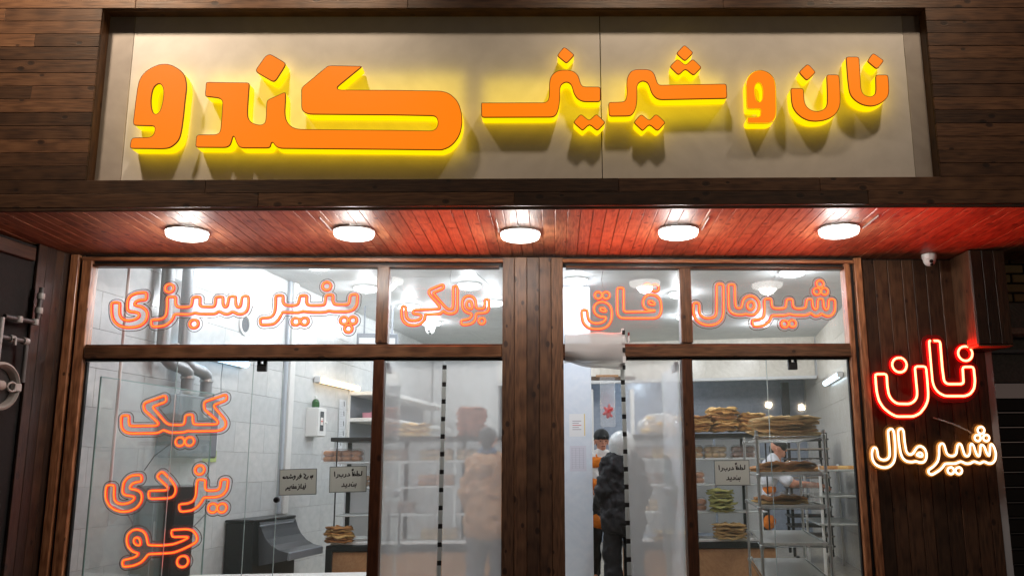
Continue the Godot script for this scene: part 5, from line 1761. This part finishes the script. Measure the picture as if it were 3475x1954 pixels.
	put("cap", bodymesh([[V(0, 1.725, 0.02), V(0, 1.725, -0.02), 0.093, 0.090], [V(0, 1.715, -0.08), V(0, 1.705, -0.14), 0.028, 0.020], [V(-0.05, 1.71, -0.08), V(0.05, 1.71, -0.08), 0.024, 0.024]], 0.012, 0.02), mat(Color(0.045, 0.055, 0.05), 0.7), c)
	put("hair", bodymesh([[V(0, 1.65, 0.055), V(0, 1.61, 0.05), 0.060, 0.05], [V(-0.075, 1.68, 0.015), V(0.075, 1.68, 0.015), 0.022, 0.022]], 0.012, 0.012), M.hair, c)
	face(c, V(0, 1.66, 0))
	# second baker bending to the trays
	var d := person("person in a white shirt and orange apron bending to the trays behind the steel rack", at(V(3.06, FLOOR, -5.15), -PI / 2 - 0.35))
	var tilt := Basis(V(1, 0, 0), -0.42)
	var up := func(v: Vector3) -> Vector3: return V(0, 0.95, 0) + tilt * (v - V(0, 0.95, 0))
	var bend := func(l: Array) -> Array:
		var r := []
		for q in l:
			r.append([up.call(q[0]), up.call(q[1]), q[2], q[3]])
		return r
	var hd: Vector3 = up.call(V(0, 1.62, 0))
	var aw: Vector3 = V(0.16, 1.10, -0.78)
	var arms3 := [[up.call(V(0.19, 1.39, 0)), V(0.24, 1.12, -0.46), 0.055, 0.045], [V(0.24, 1.12, -0.46), aw, 0.043, 0.032], [up.call(V(-0.19, 1.39, 0)), V(-0.24, 1.10, -0.42), 0.055, 0.045], [V(-0.24, 1.10, -0.42), V(-0.16, 1.08, -0.76), 0.043, 0.032]]
	dressed(d, hd, bend.call(torso), legs, arms3, [hand_bones(aw, V(0, -0.2, -1).normalized(), V(-0.2, -0.9, 0.1).normalized()), hand_bones(V(-0.16, 1.08, -0.76), V(0, -0.2, -1).normalized(), V(0.2, -0.9, 0.1).normalized())])
	put("shirt", garment(bend.call([[V(-0.15, 1.39, 0), V(0.15, 1.39, 0), 0.10, 0.10], [V(-0.09, 1.2, 0), V(0.09, 1.2, 0), 0.14, 0.14], [V(-0.09, 0.95, 0), V(0.09, 0.95, 0), 0.14, 0.14], [V(-0.03, 1.48, 0.0), V(0.03, 1.48, 0.0), 0.066, 0.066]]) + [[up.call(V(0.19, 1.39, 0)), V(0.235, 1.16, -0.40), 0.078, 0.066], [up.call(V(-0.19, 1.39, 0)), V(-0.235, 1.14, -0.37), 0.078, 0.066]], 0.02, 0.03), mottled(Color(0.78, 0.79, 0.82), Color(0.86, 0.86, 0.88), 0.1, 108, 0.8, 2.0), d)
	put("apron", garment([[V(-0.11, 1.05, -0.12), V(0.11, 1.05, -0.12), 0.085, 0.085], [V(-0.12, 0.62, -0.09), V(0.12, 0.62, -0.09), 0.09, 0.09]], 0.02, 0.05), mottled(Color(0.78, 0.40, 0.05), Color(0.88, 0.50, 0.10), 0.12, 109, 0.8, 2.0), d)
	put("trousers", garment(tr, 0.024, 0.025), M.charcoal, d)
	put("hair", bodymesh([[hd + tilt * V(0, 0.055, 0.025), hd + tilt * V(0, 0.06, -0.025), 0.084, 0.080], [hd + tilt * V(0, -0.01, 0.055), hd + tilt * V(0, -0.04, 0.05), 0.06, 0.05]], 0.012, 0.02), M.hair, d)

func face(o: Node3D, c: Vector3) -> void:
	for s in [-1.0, 1.0]:
		var st := mb()
		body(st, [[c + V(0.030 * s, 0.004, -0.084), c + V(0.036 * s, 0.004, -0.083), 0.0085, 0.0085]], 0.004, 0.004)
		put("eye", st, M.hair, o)
		st = mb()
		body(st, [[c + V(0.018 * s, 0.028, -0.098), c + V(0.050 * s, 0.026, -0.090), 0.006, 0.005]], 0.004, 0.004)
		put("eyebrow", st, M.hair, o)
	put("lips", bodymesh([[c + V(-0.02, -0.057, -0.094), c + V(0.02, -0.057, -0.094), 0.006, 0.006]], 0.004, 0.004), mat(Color(0.45, 0.20, 0.17), 0.5), o)

# ---- outlines of the lettering, in millimetres on their own planes
func sign_shapes() -> Array:
	return [
		[P([-2608,3561,-2607,3608,-2596,3627,-2552,3628,-2492,3629,-2473,3642,-2465,3666,-2467,3701,-2593,3705,-2602,3720,-2602,3752,-2599,3870,-2596,3945,-2590,3999,-2574,4040,-2539,4078,-2491,4105,-2456,4114,-2421,4114,-2390,4105,-2348,4081,-2318,4053,-2303,4026,-2292,3982,-2289,3944,-2292,3874,-2294,3772,-2298,3687,-2304,3634,-2316,3602,-2339,3576,-2367,3557,-2407,3552,-2496,3554,-2595,3555]), P([-2468,3983,-2448,3975,-2433,3945,-2429,3901,-2433,3848,-2443,3797,-2467,3777,-2485,3791,-2497,3826,-2503,3869,-2501,3923,-2492,3961])],
		[P([-2174,3987,-2165,3992,-1912,3988,-1902,3979,-1903,3922,-1903,3792,-1898,3755,-1881,3728,-1856,3715,-1830,3708,-1809,3709,-1792,3722,-1789,3754,-1790,3824,-1790,3870,-1675,3927,-1672,3872,-1672,3792,-1666,3749,-1649,3717,-1623,3692,-1582,3679,-1412,3676,-1011,3671,-759,3666,-739,3676,-727,3698,-725,3719,-731,3746,-743,3759,-761,3763,-1014,3769,-1517,3775,-1547,3783,-1568,3802,-1574,3824,-1580,3953,-1420,4102,-1202,4097,-1356,3956,-1353,3943,-1332,3938,-1019,3936,-714,3930,-673,3921,-642,3902,-611,3870,-591,3832,-577,3778,-573,3719,-581,3660,-598,3617,-622,3583,-652,3556,-696,3538,-1007,3543,-1685,3552,-1711,3560,-1726,3576,-1737,3592,-1745,3589,-1748,3566,-1760,3555,-1926,3556,-1944,3566,-1960,3590,-1975,3630,-1983,3633,-1988,3601,-1996,3574,-2016,3561,-2035,3559,-2209,3561,-2209,3633,-2200,3645,-2091,3646,-2071,3654,-2063,3675,-2061,3766,-2062,3857,-2069,3873,-2087,3884,-2122,3889,-2168,3894,-2174,3906]), null],
		[P([-1815,4167,-1790,4179,-1772,4173,-1691,4123,-1685,4109,-1691,4090,-1735,4008,-1747,3995,-1762,3993,-1859,4052,-1869,4066,-1866,4082]), null],
		[P([-458,3848,-452,3850,-63,3850,-44,3859,-35,3882,-33,3937,-32,3984,-26,4016,-10,4042,16,4061,42,4068,86,4069,116,4063,142,4044,155,4021,167,3974,178,3958,198,3955,291,3955,289,3853,188,3853,162,3860,136,3881,119,3914,111,3951,102,3972,85,3984,67,3984,46,3970,37,3951,35,3868,29,3817,18,3780,5,3760,-16,3751,-456,3751]), null],
		[P([65,4223,76,4218,124,4176,126,4164,86,4119,77,4115,69,4118,23,4159,20,4171,56,4218]), null],
		[P([165,3770,176,3765,215,3729,251,3766,261,3770,271,3766,313,3722,314,3711,276,3670,265,3664,254,3670,217,3704,181,3668,172,3665,164,3670,121,3711,118,3723,156,3766]), null],
		[P([336,3851,423,3853,443,3861,450,3881,455,3918,453,3973,457,4011,471,4043,489,4063,515,4072,589,4072,615,4062,632,4041,640,4015,648,3982,661,3966,682,3966,1086,3973,1086,3873,666,3865,640,3873,619,3894,605,3922,597,3954,587,3978,570,3989,552,3991,532,3980,521,3959,519,3866,512,3816,499,3784,482,3763,460,3757,339,3756]), null],
		[P([828,4235,838,4231,880,4189,880,4177,836,4132,827,4130,817,4134,779,4172,777,4184,818,4229]), null],
		[P([780,4139,793,4134,830,4098,867,4134,878,4138,889,4133,929,4089,929,4078,888,4035,877,4032,866,4038,829,4073,794,4038,784,4035,774,4039,734,4083,732,4094,771,4134]), null],
		[P([542,3767,552,3764,591,3728,624,3765,634,3768,646,3764,688,3721,690,3710,650,3666,639,3662,628,3667,591,3702,557,3667,546,3661,538,3667,498,3708,494,3719,531,3763]), null],
		[P([1201,3707,1202,3744,1210,3749,1277,3751,1287,3760,1291,3797,1287,3802,1217,3802,1206,3809,1204,3831,1207,3974,1216,4009,1238,4039,1270,4061,1302,4066,1335,4061,1366,4041,1388,4013,1396,3979,1397,3924,1393,3802,1388,3753,1372,3724,1348,3709,1321,3706]), P([1287,3981,1300,3974,1310,3944,1310,3905,1304,3866,1287,3848,1273,3858,1265,3885,1263,3925,1267,3964])],
		[P([1488,3943,1572,3941,1571,3884,1573,3845,1585,3816,1611,3794,1643,3785,1676,3792,1700,3808,1713,3835,1718,3899,1722,4034,1803,4033,1805,3973,1801,3874,1798,3835,1784,3796,1762,3764,1728,3740,1685,3724,1634,3718,1588,3723,1548,3743,1513,3777,1493,3816,1488,3855,1488,3904]), null],
		[P([1607,4103,1619,4098,1653,4055,1652,4043,1606,3999,1595,3996,1585,4001,1551,4043,1551,4055,1595,4098]), null],
		[P([1854,4155,1940,4155,1939,4072,1936,3943,1941,3913,1956,3893,1983,3883,2007,3889,2022,3903,2028,3928,2034,4032,2116,4032,2116,3972,2113,3918,2104,3883,2078,3854,2044,3832,2006,3819,1973,3819,1933,3829,1897,3852,1869,3884,1858,3918,1854,3997]), null],
		[P([2031,4177,2043,4173,2093,4132,2094,4122,2058,4077,2046,4072,2035,4077,1992,4119,1991,4129,2019,4169]), null],
	]

func neon_sabzi() -> Dictionary:
	return {"loops": [P([-3089,2832,-3030,2832,-3029,2770,-3024,2739,-3007,2712,-2980,2699,-2950,2697,-2913,2706,-2889,2721,-2884,2739,-2894,2754,-2918,2761,-2952,2763,-2970,2774,-2976,2805,-2976,2850,-2962,2881,-2929,2899,-2900,2905,-2849,2908,-2844,2885,-2845,2852,-2878,2852,-2908,2845,-2923,2830,-2924,2814,-2905,2807,-2874,2801,-2847,2783,-2828,2757,-2827,2721,-2839,2686,-2871,2659,-2912,2648,-2963,2646,-3006,2653,-3041,2673,-3067,2703,-3081,2743,-3087,2796]), P([-2695,2875,-2635,2875,-2633,2846,-2631,2819,-2619,2803,-2593,2797,-2538,2798,-2519,2806,-2514,2828,-2513,2873,-2458,2875,-2458,2846,-2456,2815,-2444,2801,-2367,2799,-2350,2808,-2345,2833,-2346,2875,-2292,2877,-2292,2833,-2284,2806,-2270,2797,-2258,2808,-2253,2837,-2252,2880,-2200,2880,-2200,2837,-2193,2806,-2178,2795,-2163,2806,-2159,2837,-2157,2882,-2108,2882,-2105,2837,-2106,2793,-2120,2761,-2144,2746,-2179,2746,-2197,2757,-2219,2766,-2235,2752,-2260,2744,-2286,2752,-2315,2770,-2334,2752,-2359,2746,-2461,2747,-2488,2757,-2508,2747,-2538,2743,-2623,2746,-2636,2739,-2642,2712,-2665,2681,-2698,2659,-2735,2653,-2788,2651,-2798,2703,-2739,2706,-2706,2717,-2691,2743,-2690,2805])], "open": [], "dots": [D(-2684,2939,31), D(-2489,2673,31)]}

func neon_panir() -> Dictionary:
	return {"loops": [P([-1911,2886,-1855,2888,-1857,2842,-1848,2821,-1824,2811,-1770,2810,-1748,2818,-1739,2842,-1736,2887,-1682,2887,-1684,2856,-1683,2831,-1671,2814,-1647,2811,-1570,2813,-1551,2819,-1545,2845,-1544,2891,-1490,2894,-1492,2856,-1486,2828,-1467,2818,-1406,2818,-1376,2821,-1369,2842,-1366,2894,-1310,2898,-1312,2856,-1312,2822,-1328,2790,-1354,2770,-1387,2764,-1488,2764,-1518,2773,-1541,2761,-1588,2759,-1675,2762,-1705,2769,-1735,2757,-1844,2761,-1858,2759,-1866,2731,-1884,2701,-1906,2677,-1932,2668,-2010,2665,-2016,2716,-1952,2719,-1926,2731,-1911,2759,-1908,2807])], "open": [], "dots": [D(-1541,2958,31), D(-1755,2690,28), D(-1691,2692,28), D(-1403,2697,28), D(-1338,2699,28), D(-1369,2637,28)]}

func neon_bulki() -> Dictionary:
	return {"loops": [P([-982,2807,-952,2807,-949,2746,-944,2721,-925,2701,-896,2696,-865,2698,-841,2711,-833,2730,-844,2743,-866,2746,-896,2748,-897,2778,-742,2782,-701,2786,-700,2804,-711,2820,-782,2901,-783,2930,-678,2976,-671,2943,-748,2911,-747,2901,-654,2795,-635,2783,-616,2783,-601,2791,-600,2837,-602,2961,-569,2960,-569,2869,-568,2788,-578,2762,-603,2750,-638,2750,-660,2759,-674,2772,-688,2753,-710,2746,-801,2745,-807,2740,-808,2714,-821,2689,-846,2668,-883,2660,-927,2663,-958,2682,-978,2714,-982,2753]), P([-365,2860,-333,2860,-333,2805,-336,2775,-354,2759,-383,2754,-424,2753,-430,2740,-431,2714,-442,2689,-464,2673,-495,2666,-536,2665,-541,2701,-499,2705,-474,2714,-461,2734,-462,2750,-487,2756,-512,2769,-528,2791,-533,2824,-529,2856,-514,2877,-492,2885,-469,2885,-447,2872,-434,2850,-431,2821,-429,2788,-374,2787,-366,2798]), P([-480,2850,-466,2840,-459,2821,-457,2785,-484,2788,-500,2804,-502,2824,-496,2842])], "open": [], "dots": [D(-385,2695,23)]}

func neon_qaq() -> Dictionary:
	return {"loops": [P([638,2950,688,2951,684,2774,696,2764,860,2766,923,2771,923,2777,873,2777,846,2793,832,2821,835,2855,851,2881,876,2897,904,2898,935,2890,960,2868,971,2840,973,2796,969,2758,953,2730,924,2716,890,2715,677,2715,652,2724,637,2745,635,2783]), P([877,2849,898,2851,921,2834,924,2819,893,2819,876,2829]), P([365,2778,409,2780,410,2733,418,2702,439,2683,469,2675,513,2680,540,2696,549,2720,541,2727,513,2725,483,2736,463,2758,457,2783,462,2811,481,2831,506,2842,531,2842,558,2833,583,2808,594,2777,595,2736,587,2696,568,2661,536,2640,499,2632,456,2632,417,2640,386,2665,370,2696,366,2733]), P([507,2795,530,2794,548,2778,553,2767,523,2767,505,2777])], "open": [], "dots": [D(870,2955,28), D(929,2950,28), D(493,2891,27), D(552,2891,27)]}

func neon_shirmal() -> Dictionary:
	return {"loops": [P([1220,2836,1265,2834,1262,2771,1271,2738,1301,2717,1343,2714,1377,2724,1394,2748,1399,2819,1406,2983,1457,2983,1451,2820,1447,2743,1433,2705,1398,2674,1355,2662,1303,2664,1261,2681,1229,2714,1216,2762]), P([1495,2979,1546,2979,1543,2868,1543,2820,1551,2796,1575,2791,1592,2801,1599,2834,1612,2868,1642,2887,1676,2890,1708,2873,1728,2839,1729,2801,1712,2762,1682,2741,1649,2741,1621,2748,1597,2742,1539,2743,1507,2760,1492,2791,1493,2868]), P([1664,2849,1687,2837,1691,2810,1675,2784,1651,2781,1635,2801,1637,2829]), P([1770,2866,1826,2868,1824,2830,1829,2801,1848,2791,1915,2791,1935,2803,1943,2864,1992,2866,1989,2820,1997,2796,2021,2789,2069,2790,2091,2801,2100,2864,2146,2866,2143,2820,2151,2791,2165,2782,2180,2791,2190,2869,2231,2869,2229,2806,2242,2782,2259,2784,2268,2806,2272,2864,2322,2864,2322,2821,2316,2772,2292,2739,2258,2729,2229,2739,2213,2753,2191,2736,2161,2731,2143,2743,2125,2758,2099,2741,2066,2738,1994,2739,1961,2750,1931,2738,1874,2737,1821,2738,1810,2705,1784,2676,1745,2655,1673,2652,1666,2702,1728,2707,1758,2724,1768,2772])], "open": [], "dots": [D(1918,2671,27), D(1978,2674,27), D(2213,2985,28), D(2184,2925,27), D(2244,2925,27)]}

func neon_keik() -> Dictionary:
	return {"loops": [P([-2949,2009,-2895,2009,-2894,1966,-2887,1937,-2864,1933,-2704,1934,-2685,1943,-2690,1957,-2795,2048,-2801,2095,-2650,2153,-2642,2106,-2734,2071,-2729,2059,-2637,1957,-2609,1941,-2520,1938,-2502,1950,-2502,2010,-2449,2014,-2447,1967,-2440,1945,-2420,1941,-2285,1941,-2267,1948,-2272,1966,-2372,2049,-2378,2102,-2222,2157,-2216,2115,-2306,2080,-2301,2064,-2230,1985,-2211,1954,-2215,1922,-2237,1903,-2271,1894,-2448,1893,-2475,1897,-2501,1886,-2570,1884,-2604,1886,-2648,1906,-2673,1887,-2700,1881,-2875,1881,-2910,1890,-2935,1912,-2945,1943])], "open": [], "dots": [D(-2525,1820,31), D(-2458,1821,31)]}

func neon_yazdi() -> Dictionary:
	return {"loops": [P([-3007,1523,-2955,1523,-2952,1459,-2946,1419,-2921,1395,-2880,1389,-2835,1400,-2811,1420,-2809,1437,-2833,1446,-2868,1449,-2892,1464,-2896,1493,-2893,1540,-2867,1574,-2833,1589,-2773,1591,-2769,1544,-2801,1542,-2834,1530,-2849,1504,-2840,1493,-2808,1489,-2772,1474,-2758,1445,-2760,1405,-2786,1365,-2830,1342,-2881,1337,-2934,1349,-2977,1379,-3004,1425,-3010,1477]), P([-2717,1480,-2593,1481,-2580,1498,-2670,1578,-2635,1616,-2569,1554,-2534,1507,-2528,1472,-2543,1437,-2577,1426,-2710,1424]), P([-2386,1555,-2327,1551,-2330,1510,-2323,1484,-2302,1475,-2244,1477,-2224,1492,-2222,1553,-2170,1555,-2173,1509,-2177,1479,-2201,1445,-2240,1431,-2334,1429,-2341,1406,-2370,1365,-2409,1340,-2489,1332,-2502,1384,-2435,1389,-2402,1406,-2387,1441,-2388,1499])], "open": [], "dots": [D(-2374,1621,32), D(-2265,1355,31), D(-2201,1355,31)]}

func neon_jo() -> Dictionary:
	return {"loops": [P([-2540,1209,-2434,1214,-2393,1205,-2362,1170,-2356,1130,-2392,1107,-2458,1074,-2514,1055,-2594,1051,-2685,1049,-2698,1027,-2726,994,-2776,972,-2849,965,-2856,1010,-2797,1020,-2758,1036,-2749,1056,-2789,1065,-2823,1097,-2838,1137,-2836,1182,-2807,1210,-2774,1218,-2733,1206,-2707,1175,-2695,1129,-2690,1109,-2598,1105,-2519,1112,-2463,1131,-2416,1156,-2430,1162,-2531,1161]), P([-2772,1164,-2748,1152,-2739,1107,-2770,1110,-2789,1130,-2788,1153])], "open": [], "dots": [D(-2446,995,38)]}

func neon_nan() -> Dictionary:
	return {"loops": [P([2521,2266,2609,2267,2607,2180,2613,2113,2634,2075,2671,2048,2764,2046,2800,2064,2822,2093,2828,2131,2827,2227,2827,2322,2912,2321,2913,2227,2911,2121,2904,2073,2880,2026,2837,1978,2786,1955,2658,1955,2612,1979,2566,2018,2536,2070,2524,2132])], "open": [P([2967,2513,2952,2514,2951,2368,2951,2208,2962,2164,2988,2128,3035,2102,3104,2101,3193,2101,3235,2119,3266,2158,3278,2216,3277,2318,3193,2318,3189,2202,3178,2192,3063,2192,3041,2212,3037,2304,3039,2514,2992,2515])], "dots": [D(2711,2334,55), D(3222,2418,55)]}

func neon_shirmal2() -> Dictionary:
	return {"loops": [P([2463,1730,2486,1734,2494,1706,2495,1671,2508,1649,2536,1640,2565,1646,2583,1666,2587,1697,2586,1804,2585,1851,2603,1865,2621,1865,2630,1839,2631,1752,2625,1666,2612,1626,2585,1599,2548,1586,2507,1592,2472,1612,2454,1644,2451,1687]), P([2659,1847,2669,1865,2693,1867,2702,1847,2702,1775,2708,1704,2723,1682,2743,1678,2765,1692,2779,1715,2801,1737,2826,1739,2849,1723,2861,1687,2855,1648,2836,1624,2807,1621,2784,1629,2772,1631,2747,1625,2706,1630,2679,1653,2666,1689,2660,1760]), P([2782,1676,2810,1695,2828,1687,2828,1664,2807,1664]), P([2958,1742,2976,1759,2996,1753,3003,1717,3010,1682,3033,1666,3062,1666,3084,1681,3096,1740,3112,1756,3128,1748,3136,1708,3145,1669,3169,1663,3185,1684,3191,1740,3203,1755,3218,1743,3226,1700,3239,1664,3256,1664,3265,1699,3269,1739,3285,1747,3300,1731,3311,1683,3329,1659,3338,1699,3342,1738,3356,1754,3372,1730,3382,1683,3372,1635,3349,1612,3320,1608,3285,1628,3254,1609,3211,1629,3180,1611,3147,1610,3112,1630,3073,1612,2991,1613,2977,1592,2946,1565,2885,1532,2862,1546,2862,1569,2903,1592,2939,1627,2953,1671])], "open": [], "dots": [D(3029,1562,24), D(3089,1561,24), D(3285,1850,26), D(3254,1795,23), D(3319,1794,23)]}
